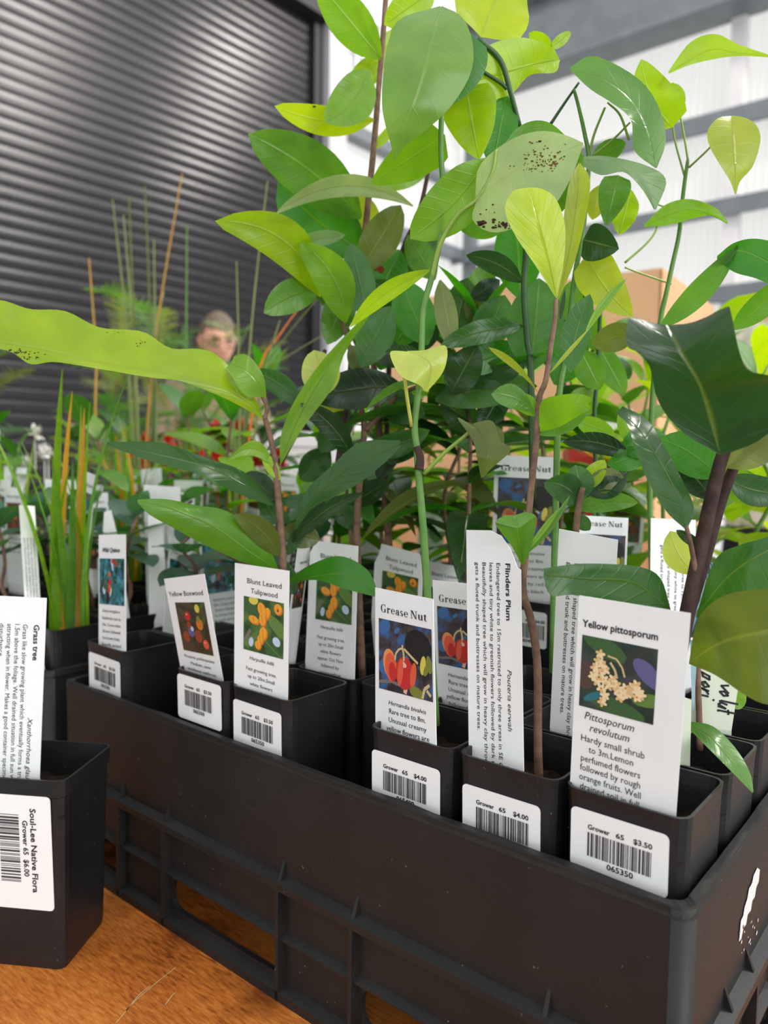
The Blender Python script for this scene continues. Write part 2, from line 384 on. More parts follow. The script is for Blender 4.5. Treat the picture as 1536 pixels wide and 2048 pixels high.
def make_tray(loc, label, group=None):
    t = empty('plant_tray', loc, label, 'tray', group)
    holes_f = [rounded(-.298, -.203, .010, .0305, .008), rounded(-.147, -.052, .010, .0305, .008), rounded(-.398, -.352, .010, .0305, .008)]
    for nm, holes, mf, lo, hi in (
        ('front_panel', holes_f, lambda a, z, o: Vector((a, Y0+o, z)), X0, X1), ('back_panel', holes_f, lambda a, z, o: Vector((a, Y1-o, z)), X0, X1),
        ('side_panel', [rounded(.08, .19, .010, .0305, .008)], lambda a, z, o: Vector((X1-o, a, z)), Y0, Y1),
        ('side_panel', [rounded(.08, .19, .010, .0305, .008)], lambda a, z, o: Vector((X0+o, a, z)), Y0, Y1)):
        link(nm, panel_mesh(nm, [(lo+CR, 0), (hi-CR, 0), (hi-CR, TH), (lo+CR, TH)], holes, mf, .0032, M_TRAY), t)
    mb = MB(); q_ = [(CR-CR*math.cos(a*PI/16), CR-CR*math.sin(a*PI/16)) for a in range(9)]; qi = [(CR-(CR-.0032)*math.cos(a*PI/16), CR-(CR-.0032)*math.sin(a*PI/16)) for a in range(9)]
    mb.add([(x, y, z) for z in (0, TH) for x, y in q_+qi], [(k, k+1, 19+k, 18+k) for k in range(8)]+[(9+k+1, 9+k, 27+k, 27+k+1) for k in range(8)]+[(18+k, 19+k, 28+k, 27+k) for k in range(8)])
    cm = mb.mesh('corner', M_TRAY, True)
    for x, y, a in ((X0, Y0, 0), (X1, Y0, 1), (X1, Y1, 2), (X0, Y1, 3)):
        o = link('corner', cm, t); o.location = (x, y, 0); o.rotation_euler = (0, 0, a*PI/2)
    for z0, z1, p in ((.0595, .0655, .0055), (.0325, .0355, .004), (0, .007, .0055)):
        mb = MB()
        mb.add([(X0-p, Y0-p, z0), (X1+p, Y0-p, z0), (X1+p, Y1+p, z0), (X0-p, Y1+p, z0), (X0, Y0, z0), (X1, Y0, z0), (X1, Y1, z0), (X0, Y1, z0),
                (X0-p, Y0-p, z1-.002), (X1+p, Y0-p, z1-.002), (X1+p, Y1+p, z1-.002), (X0-p, Y1+p, z1-.002), (X0, Y0, z1), (X1, Y0, z1), (X1, Y1, z1), (X0, Y1, z1)],
               [f for k in range(4) for f in ((k, (k+1) % 4, 8+(k+1) % 4, 8+k), (8+k, 8+(k+1) % 4, 12+(k+1) % 4, 12+k), (4+k, 4+(k+1) % 4, (k+1) % 4, k))])
        mb.build('rail', M_TRAY, t, org=(0, 0, 0))
    mb = MB(); mb.box((-.0012, -.0055, 0), (.0012, .001, .0595)); mb.add([(-.0012, -.0055, .0595), (.0012, -.0055, .0595), (.0012, .001, .0595), (-.0012, .001, .0595), (-.0008, 0, .0735), (.0008, 0, .0735), (.0008, .001, .0735), (-.0008, .001, .0735)],
                                                                             [(0,1,5,4),(1,2,6,5),(2,3,7,6),(3,0,4,7),(4,5,6,7)])
    rib = mb.mesh('rib', M_TRAY)
    for x in (-.398, -.349, -.3005, -.2008, -.150, -.049):
        o = link('rib', rib, t); o.location = (x, Y0, 0)
    for y in (.04, .072, .123, .198, .24):
        o = link('rib', rib, t); o.location = (X1, y, 0); o.rotation_euler = (0, 0, PI/2)
    mb = MB()                                                     # worn lip round the top edge
    q = .0016
    rnd = random.Random(4)
    edge = []
    for (ax, ay), (bx, by) in (((X0, Y0), (X1, Y0)), ((X1, Y0), (X1, Y1)), ((X1, Y1), (X0, Y1)), ((X0, Y1), (X0, Y0))):
        for k in range(24): edge.append((ax+(bx-ax)*k/24, ay+(by-ay)*k/24))
    edge = []
    for x, y, a0 in ((X1-CR, Y0+CR, -90), (X1-CR, Y1-CR, 0), (X0+CR, Y1-CR, 90), (X0+CR, Y0+CR, 180)):
        for k in range(7): a_ = math.radians(a0+15*k); edge.append((x+CR*math.cos(a_), y+CR*math.sin(a_)))
        nx_, ny_ = ((X1, Y1-CR), (X0+CR, Y1), (X0, Y0+CR), (X1-CR, Y0))[(-90, 0, 90, 180).index(a0)]; lx, ly = edge[-1]
        for k in range(1, 24): edge.append((lx+(nx_-lx)*k/24, ly+(ny_-ly)*k/24))
    nE = len(edge); V = []
    cx_, cy_ = (X0+X1)/2, (Y0+Y1)/2
    for x, y in edge:
        sx = (x-cx_)/(TW/2); sy = (y-cy_)/(TD/2); w = rnd.uniform(-.0004, .0005)
        V += [Vector((cx_+sx*(TW/2+.0003+w*.4), cy_+sy*(TD/2+.0003+w*.4), TH-.003)), Vector((cx_+sx*(TW/2-.0004+w*.4), cy_+sy*(TD/2-.0004+w*.4), TH+.0010+w*.6)), Vector((cx_+sx*(TW/2-.0042), cy_+sy*(TD/2-.0042), TH+.0010+w)), Vector((cx_+sx*(TW/2-.0042), cy_+sy*(TD/2-.0042), TH-.004))]
    mb.add(V, [(4*k+a, 4*((k+1) % nE)+a, 4*((k+1) % nE)+a+1, 4*k+a+1) for k in range(nE) for a in range(3)])
    mb.build('lip', M_TRAY, t, org=(0, 0, 0))
    mb = MB()
    for k in range(9): mb.box((-k*CELL*1.012-.001-.002, Y0+.003, .0475), (-k*CELL*1.012+.001-.002, Y1-.003, .0530))
    for k in range(6): mb.box((X0+.003, k*CELL*1.012-.001, .0475), (X1-.003, k*CELL*1.012+.001, .0530))
    for k in range(8): mb.box((-(k+.5)*CELL*1.012-.006, Y0+.003, .0505), (-(k+.5)*CELL*1.012+.002, Y1-.003, .0530))
    mb.build('cell_grid', M_TRAY, t, org=(0, 0, 0))
    return t
tray = make_tray((0, 0, 0), 'large black plastic tray with ribbed openwork sides holding the sharp front pots')
mb = MB(); rnd = random.Random(9)                                # flaked white paint on the tray end
def patch(mb, pts, x): mb.add([(x, p[0], p[1]) for p in pts], [list(range(len(pts)))])
patch(mb, [(.0575,.0835),(.059,.092),(.0625,.0925),(.064,.0955),(.068,.0975),(.070,.101),(.075,.1015),(.077,.104),(.083,.105),(.088,.102),(.087,.097),(.083,.096),(.081,.0925),(.077,.0925),(.075,.089),(.070,.0895),(.068,.086),(.064,.0865),(.061,.083)], X1+.0004)
for k in range(16):
    y, z, r_ = rnd.uniform(.058, .09), rnd.uniform(.072, .088), rnd.uniform(.0003, .0011)
    patch(mb, [(y+r_*rnd.uniform(.6, 1.2)*math.cos(a*1.05), z+r_*rnd.uniform(.6, 1.3)*math.sin(a*1.05)) for a in range(6)], X1+.0004)
mb.build('flaked_paint', M_WHITE, tray)

# ------------------------------------------------------------------ pots
def rsq(h, r, n=3):
    p = []
    for cx, cy, a0 in ((h-r, -h+r, -90), (h-r, h-r, 0), (-h+r, h-r, 90), (-h+r, -h+r, 180)):
        for k in range(n+1):
            a = math.radians(a0+90*k/n); p.append((cx+r*math.cos(a), cy+r*math.sin(a)))
    return p
def pot_meshes(top, bot, H, rim, soil):
    """square tapered tube; local origin at the centre of the base"""
    secs = [(bot/2*.97, 0, .004), (bot/2, .004, .005), (top/2-.0006-rim*.5, H-.012, .006), (top/2-.0006-rim*.5, H-.0105, .006), (top/2-.0004, H-.0095 if rim else H-.004, .006), (top/2, H, .006), (top/2-.0013, H, .005), (top/2-.0018, H-.006, .005), (bot/2+(top-bot)/2*(soil/H)-.0016, soil-.002, .005)]
    mb = MB(); m = 16
    for h, z, r in secs: mb.v += [Vector((x, y, z)) for x, y in rsq(h, r)]
    mb.f.append(list(range(m))[::-1]); mb.m.append(0)
    for i in range(len(secs)-1):
        for k in range(m): mb.f.append([i*m+k, i*m+(k+1) % m, (i+1)*m+(k+1) % m, (i+1)*m+k]); mb.m.append(0)
    body = mb.mesh('tube', M_POT)
    mb = MB(); hs = bot/2+(top-bot)/2*(soil/H)-.0012; n = 9; rr = random.Random(3)
    for j in range(n):
        for i in range(n): mb.v.append(Vector((-hs+2*hs*i/(n-1), -hs+2*hs*j/(n-1), soil+rr.uniform(-.002, .002))))
    for j in range(n-1):
        for i in range(n-1): mb.f.append([j*n+i, j*n+i+1, (j+1)*n+i+1, (j+1)*n+i]); mb.m.append(0)
    return body, mb.mesh('soil', M_SOIL)
PB, PS = pot_meshes(.0492, .0445, .101, 0, .084)
PTB, PTS = pot_meshes(.0492, .0425, .137, 0, .120)
POTZ = .0530
def cellc(i, j): return (-CELL*(i+.5), CELL*(j+.5))
def pot(x, y, z, label, group=None, tall=False, rot=0):
    t = empty('tube_pot', (x, y, z), label, 'plant pot', group); t.rotation_euler = (0, 0, rot)
    link('tube', PTB if tall else PB, t); link('soil', PTS if tall else PS, t)
    return t

# ------------------------------------------------------------------ lettering queue (all text is turned into flat meshes in one go)
TEXTQ = []
def text_part(name, parent, lines, mapf, mat=None, off=.00022):
    """lines: (string, x, y, height, dict(fit=width, align, italic, bold)); x, y on the card in mm, y downwards"""
    TEXTQ.append((name, parent, lines, mapf, mat or M_INK, off))
def flush_text():
    jobs = []
    for q in TEXTQ:
        for ln in q[2]:
            cu = bpy.data.curves.new('lettering', 'FONT'); cu.body = ln[0]; cu.size = 1; cu.resolution_u = 2
            op = ln[4] if len(ln) > 4 else {}
            if op.get('italic'): cu.shear = .25
            if op.get('bold'): cu.offset = .022
            o = bpy.data.objects.new('lettering', cu); COL.objects.link(o); jobs.append(o)
    bpy.context.view_layer.update(); dg = bpy.context.evaluated_depsgraph_get()
    it = iter(jobs)
    for name, parent, lines, mapf, mat, off in TEXTQ:
        mb = MB()
        for ln in lines:
            o = next(it); me = bpy.data.meshes.new_from_object(o.evaluated_get(dg)); op = ln[4] if len(ln) > 4 else {}
            if not me.vertices: continue
            co = np.empty(len(me.vertices)*3); me.vertices.foreach_get('co', co); co = co.reshape(-1, 3)
            x0, x1 = co[:, 0].min(), co[:, 0].max(); s = ln[3]/.72; sx = s
            if op.get('fit'): sx = op['fit']/max(x1-x0, 1e-6)
            al = op.get('align', 'c'); w = (x1-x0)*sx
            bx = ln[1] - (w/2 if al == 'c' else 0 if al == 'l' else w)
            pts = []
            for p in co:
                ex, ey = (p[0]-x0)*sx, p[1]*s
                if op.get('down'): pts.append(mapf(ln[1]+ey, ln[2]+ex, off))          # reads downwards, tops of letters to the right
                else: pts.append(mapf(bx+ex, ln[2]-ey+op.get('slope', 0)*(bx+ex-ln[1]), off))
            mb.add(pts, [list(p.vertices) for p in me.polygons])
            bpy.data.meshes.remove(me)
        if mb.v: tag(mb.build(name, mat, parent), kind='stuff')
    for o in jobs:
        cu = o.data; bpy.data.objects.remove(o); bpy.data.curves.remove(cu)
    TEXTQ.clear()

def barcode(mb, mapf, x, y, w, h, seed, down=False):
    r = random.Random(seed); p = 0
    while p < w:
        b = r.choice((.25, .25, .5, .75))*w/26; b = min(b, w-p)
        if b > .01:
            q = [(x+p, y), (x+p+b, y), (x+p+b, y+h), (x+p, y+h)] if not down else [(x, y+p), (x+h, y+p), (x+h, y+p+b), (x, y+p+b)]
            mb.add([mapf(a, c, .0002) for a, c in q], [(3, 2, 1, 0) if not down else (0, 3, 2, 1)])
        p += b + r.choice((.22, .22, .4, .6))*w/26

def card_outline(w, h, r, n=4):
    return rounded(0, w, 0, h, r, n)
def slab(mb, mapf, pts, th, mi=0):
    m = len(pts); V = [mapf(x, y, 0) for x, y in pts]+[mapf(x, y, -th) for x, y in pts]
    mb.add(V, [list(range(m))[::-1], list(range(m, 2*m))]+[(k, (k+1) % m, m+(k+1) % m, m+k) for k in range(m)], mi)

def sticker(p, price, code, w=39, h=24, drop=7.5, shift=0, tilt=0, top=.0492, bot=.0445, H=.101, seed=1, mini=False):
    """barcode sticker on the front face of a pot; card coordinates in mm from its top left"""
    loc = p.location.copy()
    def mapf(x, y, o):
        xx = (x-w/2)*.001; yy = (y-h/2)*.001
        c, s = math.cos(tilt), math.sin(tilt)
        X = xx*c-yy*s+shift*.001; Zd = xx*s+yy*c+(drop+h/2)*.001
        z = H-Zd; half = bot/2+(top-bot)/2*z/H
        return Vector((X, -half-.0004-o, z))+loc
    st = MB(); slab(st, mapf, card_outline(w, h, 2.2), .0003); st = st.build('barcode_sticker', M_STICK, p)
    st.location = (0, 0, 0)
    text_part('lettering', st, [('Grower', 7.2, 7.3, 2.0, dict(fit=9, align='l', bold=1)), ('65', 18.6, 7.3, 2.0, dict(fit=3.3, align='l', bold=1)), (price, 25.5, 7.3, 2.1, dict(fit=7.2, align='l', bold=1)), (code, 20.5, 21.2, 2.3, dict(fit=10.5, bold=1))], mapf)
    mb = MB(); barcode(mb, mapf, 7.2, 8.6, 25.5, 9.6, seed); tag(mb.build('barcode', M_GREYINK, st), kind='stuff')
    return st

# ------------------------------------------------------------------ plant labels
PRINT = {k: flat('print_'+k, c) for k, c in dict(dark=(46, 52, 46), leaf=(58, 92, 48), leaf2=(96, 128, 58), cream=(238, 214, 168), cream2=(222, 184, 128), orange=(236, 158, 44), orange2=(206, 118, 30), red=(196, 44, 40), red2=(222, 92, 62), apricot=(232, 146, 82),
    blue=(60, 104, 156), paleblue=(190, 206, 226), teal=(42, 112, 122), brown=(80, 62, 54), straw=(204, 184, 132), olive=(126, 128, 52), yellow=(214, 196, 84), violet=(96, 92, 140), pink=(232, 178, 162), rust=(150, 66, 40), grey=(120, 108, 104), black=(30, 26, 26)).items()}
def print_bg(name, a, b, c, scale):
    m, nt, bs, out = nmat(name); tc = N(nt, 'ShaderNodeTexCoord'); nz = N(nt, 'ShaderNodeTexNoise'); nz.inputs['Scale'].default_value = scale; nz.inputs['Detail'].default_value = 3
    nt.links.new(tc.outputs['Object'], nz.inputs['Vector']); r = ramp(nt, nz.outputs['Fac'], [(.36, s2l(a)), (.5, s2l(b)), (.66, s2l(c))]); nt.links.new(r.outputs[0], bs.inputs['Base Color']); bs.inputs['Roughness'].default_value = .35; return m
BG = dict(pitt=print_bg('print_dark_foliage', (34, 44, 42), (48, 64, 54), (76, 66, 78), 110), nut=print_bg('print_blurred_branches', (44, 38, 42), (70, 62, 66), (56, 96, 150), 150),
          blunt=print_bg('print_green_foliage', (40, 66, 34), (62, 96, 44), (98, 128, 62), 120), box=print_bg('print_olive_foliage', (46, 42, 30), (62, 58, 40), (78, 72, 46), 140), quince=print_bg('print_teal_foliage', (30, 52, 50), (44, 110, 116), (92, 160, 176), 190), rust=print_bg('print_rust', (60, 40, 34), (120, 64, 40), (70, 80, 60), 160))
PK = list(PRINT)
def picture(parent, mapf, kind, x, y, w, h, seed=2):
    mats = [BG[kind]]+[PRINT[k] for k in PK]; mb = MB(); lay = [0]
    def poly(pts, c):
        lay[0] += 1; o = .00012+.000004*lay[0]
        pts = [(min(max(a, 0), 1), min(max(b, 0), 1)) for a, b in pts]
        mb.add([mapf(x+a*w, y+b*h, o) for a, b in pts], [list(range(len(pts)))[::-1]], 0 if c is None else 1+PK.index(c))
    asp = w/h
    def ell(cx, cy, rx, ry, c, rot=0, n=14):
        a_ = math.radians(rot); poly([(cx+(rx*math.cos(t)*math.cos(a_)-ry*math.sin(t)*math.sin(a_)), cy+(rx*math.cos(t)*math.sin(a_)+ry*math.sin(t)*math.cos(a_))*asp) for t in [2*PI*k/n for k in range(n)]], c)
    def stroke(pts, th, c):
        for (ax, ay), (bx, by) in zip(pts[:-1], pts[1:]):
            dx, dy = bx-ax, (by-ay)/asp; L = math.hypot(dx, dy) or 1; nx, ny = -dy/L*th, dx/L*th*asp
            poly([(ax+nx, ay+ny), (bx+nx, by+ny), (bx-nx, by-ny), (ax-nx, ay-ny)][::-1], c)
    poly([(0, 0), (1, 0), (1, 1), (0, 1)], None)
    r = random.Random(seed)
    if kind == 'pitt':
        ell(.3, .1, .35, .13, 'leaf', 25); ell(.75, .18, .3, .12, 'dark', 120); ell(.92, .7, .22, .09, 'leaf2', -10); ell(.5, .9, .4, .12, 'leaf', 10); ell(.2, .82, .16, .05, 'teal', -30); ell(.9, .35, .25, .12, 'violet', 40); ell(.08, .55, .12, .2, 'brown', 0)
        stroke([(.36, .22), (.48, .24), (.56, .34), (.60, .46)], .012, 'straw'); stroke([(.40, .30), (.47, .40), (.5, .5)], .016, 'straw')
        cl = [(.26, .22), (.24, .32), (.30, .36), (.2, .42), (.26, .48), (.34, .42), (.18, .54), (.24, .60), (.33, .55), (.3, .68), (.40, .62), (.45, .52), (.5, .58), (.52, .66), (.56, .74), (.62, .60), (.66, .66), (.60, .70), (.72, .56), (.76, .52), (.80, .60), (.83, .64), (.78, .68), (.36, .76), (.70, .62), (.33, .86)]
        for cx, cy in cl:
            for k in range(5): ell(cx+.038*math.cos(k*1.26+cx*9), cy+.038*math.sin(k*1.26+cx*9)*asp, .034, .022, r.choice(('cream', 'cream', 'cream2')), k*72+cx*500, 9)
            ell(cx, cy, .015, .015, r.choice(('cream2', 'orange2', 'cream')), 0, 7)
    elif kind in ('nut',):
        for k in range(9): ell(r.random(), r.random()*.75, r.uniform(.05, .13), r.uniform(.03, .07), r.choice(('grey', 'brown', 'blue', 'brown', 'black')), r.uniform(0, 180))
        ell(.75, .3, .25, .22, 'black', 10); ell(.12, .1, .09, .12, 'blue', 60); ell(.1, .68, .1, .10, 'blue', 20)
        stroke([(0, .9), (.25, .86), (.5, .9)], .02, 'grey'); stroke([(.5, .98), (.55, .82)], .03, 'pink')
        ell(.22, .62, .13, .19, 'apricot', -12); ell(.24, .66, .115, .18, 'red2', -8); ell(.27, .72, .07, .12, 'red', -5)
        ell(.50, .70, .17, .205, 'red', 6); ell(.66, .70, .055, .16, 'red2', 10); ell(.48, .58, .06, .035, 'pink', 20); ell(.42, .70, .055, .17, 'red2', 8)
        stroke([(.32, .55), (.34, .45), (.40, .38), (.46, .36), (.47, .31)], .014, 'straw'); stroke([(.47, .35), (.49, .45), (.49, .53)], .017, 'straw'); stroke([(.5, .36), (.62, .44), (.75, .52)], .016, 'straw')
        ell(.84, .53, .05, .12, 'yellow', 10); ell(.95, .5, .05, .11, 'olive', -10); ell(.9, .58, .04, .09, 'olive', 30)
        ell(.72, .93, .13, .07, 'olive', 10); stroke([(.82, .99), (.86, .85), (.95, .78)], .02, 'straw'); stroke([(.9, .86), (.97, .93)], .02, 'straw')
    elif kind == 'blunt':
        ell(.15, .2, .3, .12, 'leaf', 30); ell(.85, .45, .3, .12, 'leaf2', 35); ell(.7, .85, .34, .12, 'leaf', 40); ell(.25, .05, .12, .08, 'yellow', 0); stroke([(.55, .75), (.95, 1)], .012, 'leaf2'); stroke([(.02, .85), (.18, .6)], .035, 'grey')
        ell(.83, .72, .10, .08, 'paleblue', 30); ell(.2, .83, .06, .09, 'paleblue', 10)
        for cx, cy, rx, ry, ro in ((.45, .18, .10, .13, -20), (.58, .24, .08, .12, 25), (.26, .40, .14, .075, 10), (.48, .36, .09, .13, 0), (.5, .62, .10, .13, 15), (.43, .74, .08, .09, 0), (.37, .85, .08, .08, -20), (.86, .12, .10, .10, 30)):
            ell(cx+.02, cy+.02, rx, ry, 'orange2', ro); ell(cx, cy, rx*.92, ry*.92, 'orange', ro); stroke([(cx-.02, cy-ry*.6*asp), (cx+.01, cy+ry*.7*asp)], .007, 'orange2')
        ell(.86, .15, .03, .03, 'rust', 0)
    elif kind == 'box':
        for k in range(7): ell(r.random(), r.random(), r.uniform(.1, .2), .05, r.choice(('dark', 'leaf', 'brown')), r.uniform(0, 180))
        for cx, cy, rr_, c in ((.72, .12, .08, 'yellow'), (.36, .27, .09, 'red'), (.72, .42, .11, 'orange2'), (.70, .32, .06, 'olive'), (.62, .66, .12, 'rust'), (.2, .70, .11, 'rust'), (.82, .80, .09, 'red2'), (.16, .88, .09, 'brown'), (.4, .58, .11, 'violet'), (.44, .52, .05, 'paleblue'), (.36, .45, .07, 'rust'), (.44, .78, .05, 'dark')):
            ell(cx, cy, rr_, rr_*1.1, c); ell(cx-rr_*.3, cy-rr_*.35, rr_*.25, rr_*.2, 'pink' if c in ('red', 'red2') else c)
    elif kind == 'quince':
        for k in range(16): ell(r.random(), r.random(), r.uniform(.08, .16), r.uniform(.03, .06), r.choice(('teal', 'paleblue', 'blue', 'dark', 'leaf', 'teal')), r.uniform(30, 150))
        ell(.35, .85, .08, .12, 'black'); 
        for cx, cy in ((.42, .34), (.62, .08), (.70, .12), (.38, .55), (.42, .62), (.40, .70), (.46, .50), (.55, .05)): ell(cx, cy, .05, .05, r.choice(('red', 'rust', 'red2')))
    else:
        for k in range(10): ell(r.random(), r.random(), r.uniform(.08, .2), r.uniform(.05, .1), r.choice(('rust', 'orange2', 'brown', 'leaf')), r.uniform(0, 180))
    return mb.build('picture', mats, parent)

SERIF = {}
def serif_heading(parent, mapf, x, y, w, size, text='Grease Nut', off=.0002):
    """bold modern-face letters drawn as strokes: thick stems, thin joins, slab serifs. Unit: x-height 1, cap height 1.5"""
    mb = MB(); cur = [0.0]; polys = []
    def R(x0, y0, x1, y1): polys.append([(cur[0]+a, b) for a, b in ((x0, y0), (x1, y0), (x1, y1), (x0, y1))])
    def Q(pts): polys.append([(cur[0]+a, b) for a, b in pts])
    def A(cx, cy, rx, ry, a0, a1, thick, thin, n=14):
        pts = []
        for k in range(n+1):
            a = math.radians(a0+(a1-a0)*k/n); t = thin+(thick-thin)*abs(math.cos(a))**1.3
            pts.append(((cx+(rx)*math.cos(a), cy+ry*math.sin(a)), (cx+(rx-t)*math.cos(a), cy+(ry-min(t, thin*1.6))*math.sin(a))))
        for (o0, i0), (o1, i1) in zip(pts[:-1], pts[1:]): Q([o0, o1, i1, i0])
    def g_G(): A(.62, .75, .60, .78, 50, 310, .27, .07); R(.86, .02, 1.10, .62); R(.70, .58, 1.24, .66); R(.98, 1.05, 1.06, 1.5); return 1.38
    def g_r(): R(.12, .04, .36, 1); R(0, 0, .50, .07); R(0, .93, .36, 1); A(.56, .62, .26, .38, 60, 160, .12, .10); A(.70, .82, .12, .13, 0, 360, .12, .1); return .92
    def g_e(): A(.46, .5, .44, .52, 0, 322, .23, .06); R(.18, .50, .88, .57); A(.46, .5, .44, .52, 0, 12, .2, .06, 3); return 1.0
    def g_a(): R(.52, .08, .76, .72); A(.46, .68, .30, .34, 0, 165, .23, .06); A(.20, .74, .11, .11, 0, 360, .11, .1); A(.40, .27, .36, .29, 70, 320, .21, .06); R(.74, .0, .92, .08); R(.62, .0, .80, .12); return 1.0
    def g_s(): A(.36, .74, .30, .28, 20, 250, .18, .08); A(.36, .26, .31, .28, -160, 80, .18, .08); Q([(.10, .80), (.28, .62), (.66, .28), (.50, .18), (.14, .56)]); return .82
    def g_N(): R(.14, .03, .24, 1.5); R(1.12, 0, 1.22, 1.47); Q([(.10, 1.5), (.42, 1.5), (1.22, .0), (1.06, 0), (.98, .1)]); R(0, 0, .42, .07); R(-.04, 1.43, .40, 1.5); R(.92, 1.43, 1.38, 1.5); return 1.5
    def g_u(): R(.12, .25, .36, 1); R(0, .93, .36, 1); A(.42, .32, .30, .34, 180, 330, .24, .07); R(.72, .0, .96, 1); R(.60, .93, .96, 1); R(.90, 0, 1.08, .07); return 1.16
    def g_t(): R(.18, .22, .42, 1.22); R(.02, .91, .62, 1); Q([(.04, .97), (.18, 1.0), (.42, 1.34), (.42, 1.0)]); A(.44, .24, .26, .26, 180, 330, .24, .08); return .74
    tab = dict(G=g_G, r=g_r, e=g_e, a=g_a, s=g_s, N=g_N, u=g_u, t=g_t)
    for ch in text:
        if ch == ' ': cur[0] += .45; continue
        cur[0] += tab[ch]()+.04
    s = w/cur[0]
    for k, p in enumerate(polys): mb.add([mapf(x+a*s, y-b*size, off+.0000008*k) for a, b in p], [list(range(len(p)))])
    return mb.build('heading', M_INK, parent)

def bilinear(TL, TR, BR, BL, w, h):
    TL, TR, BR, BL = map(Vector, (TL, TR, BR, BL)); n = (TR-BL).cross(BR-TL).normalized(); cc = (TL+TR+BR+BL)/4
    TL, TR, BR, BL = [v-n*(v-cc).dot(n) for v in (TL, TR, BR, BL)]
    if n.dot(CAM_POS-TL) < 0: n = -n
    def f(x, y, o):
        a, b = x/w, y/h
        return TL*(1-a)*(1-b)+TR*a*(1-b)+BR*a*b+BL*(1-a)*b+n*o
    return f
def card(name, corners, w, h, ext, label, group=None, mat=None, outline=None, th=.00045):
    """a stake label; corners are its top two corners and the two points where it meets the pot rim"""
    mapf = bilinear(*corners, w, h); base = mapf(w/2, h+ext, 0)
    base = mapf(w/2, h, 0)-Vector((0, 0, .001*(ext+8)))
    t = empty(name, base, label, 'plant label', group)
    mb = MB(); pts = outline or [(0, 0), (w, 0), (w, h), (0, h)]
    pts = [(x_, min(y_, h)) for x_, y_ in pts]
    pts = [p_ for k_, p_ in enumerate(pts) if p_ != pts[k_-1]]
    BR_, BL_ = mapf(w, h, 0), mapf(0, h, 0); dn = Vector((0, .00015, -.001)); nb_ = mapf(0, 0, -th)-mapf(0, 0, 0)
    e_ = [BL_, BR_, BR_+dn*ext, BR_.lerp(BL_, .4)+dn*(ext+8), BR_.lerp(BL_, .6)+dn*(ext+8), BL_+dn*ext]; mb.add(e_+[v_+nb_ for v_ in e_], [(0, 1, 2, 3, 4, 5), (11, 10, 9, 8, 7, 6)]+[(k_, (k_+1) % 6, 6+(k_+1) % 6, 6+k_) for k_ in range(6)])
    slab(mb, mapf, pts, th); mb.build('card', mat or M_CARD, t)
    return t, mapf

# ------------------------------------------------------------------ the pots and labels of the front tray
def L_(s, x, y, h, fit, al='c', **k): return (s, x, y, h, dict(fit=fit, align=al, **k))
C_ = {
 'pitt': ((-0.0455,0.0002,0.2312),(-0.0033,0.0005,0.23),(-0.0073,0.0061,0.1513),(-0.0494,0.0058,0.1534)),
 'flin': ((-0.1119,0.0212,0.2508),(-0.0818,0.0176,0.2527),(-0.0719,0.0084,0.1486),(-0.1017,0.0121,0.1449)),
 'nut': ((-0.1645,0.0204,0.2179),(-0.1229,0.0102,0.2186),(-0.113,0.0031,0.1533),(-0.156,0.0098,0.1494)),
 'blunt': ((-0.253,0.0027,0.2235),(-0.2119,0.0049,0.223),(-0.2147,0.007,0.1487),(-0.2559,0.0045,0.1505)),
 'box': ((-0.3108,-0.0036,0.2087),(-0.2706,-0.005,0.2162),(-0.2698,0.0079,0.152),(-0.3104,0.0077,0.152)),
 'quince': ((-0.4104,0.0143,0.2268),(-0.3722,0.008,0.2304),(-0.3642,0.0052,0.1524),(-0.403,0.0058,0.1485)),
 'flin2': ((-0.0777,0.0463,0.252),(-0.0516,0.0513,0.2486),(-0.0591,0.0626,0.1529),(-0.0852,0.0581,0.154)),
 'nut2': ((-0.1565,0.0579,0.2183),(-0.1199,0.0567,0.2194),(-0.1195,0.0614,0.1529),(-0.156,0.0625,0.1529)),
 'nut3': ((-0.1875,0.1706,0.2862),(-0.147,0.1824,0.2851),(-0.1505,0.1854,0.1899),(-0.1907,0.1739,0.1891)),
 'blunt2': ((-0.2627,0.073,0.2304),(-0.2201,0.0688,0.2305),(-0.2115,0.0585,0.1512),(-0.2549,0.0597,0.1487)),
 'blunt3': ((-0.248,0.1202,0.2267),(-0.2086,0.1201,0.2215),(-0.206,0.1157,0.1771),(-0.2461,0.1137,0.1765)),
}
def front_pot(i, label, st=None, j=0, dz=0, tall=False, group=None):
    x, y = cellc(i, j); p = pot(x, y, POTZ+dz, label, group, tall)
    if st: sticker(p, *st[:2], **st[2])
    return p
front_pot(0, 'black tube pot with a $3.50 barcode sticker at the tray corner', ('$3.50', '065350', dict(w=38.7, h=24.5, drop=7.2, shift=-1.2, seed=11)))
front_pot(1, 'black tube pot with $4.00 sticker half sunk behind the tray lip', ('$4.00', '065400', dict(w=38, h=24, drop=12.5, shift=-1.5, tilt=-.01, seed=12)))
front_pot(2, 'black tube pot with $4.00 sticker, red-fruited label standing in it', ('$4.00', '065400', dict(w=40, h=22.5, drop=10.5, shift=-1.2, tilt=.0, seed=13)))
front_pot(4, 'black tube pot with $3.50 sticker, orange-fruited label standing in it', ('$3.50', '065350', dict(w=39, h=25.5, drop=7.5, shift=-1.2, tilt=.01, seed=14)))
front_pot(5, 'black tube pot with $3.50 sticker, leaning berry label standing in it', ('$3.50', '065350', dict(w=41, h=27, drop=2.5, shift=-.5, tilt=.0, seed=15)))
front_pot(7, 'black tube pot with a pale sticker, tall blue-pictured label standing in it', ('$3.50', '065350', dict(w=38, h=27, drop=7, shift=0, tilt=.03, seed=16)))

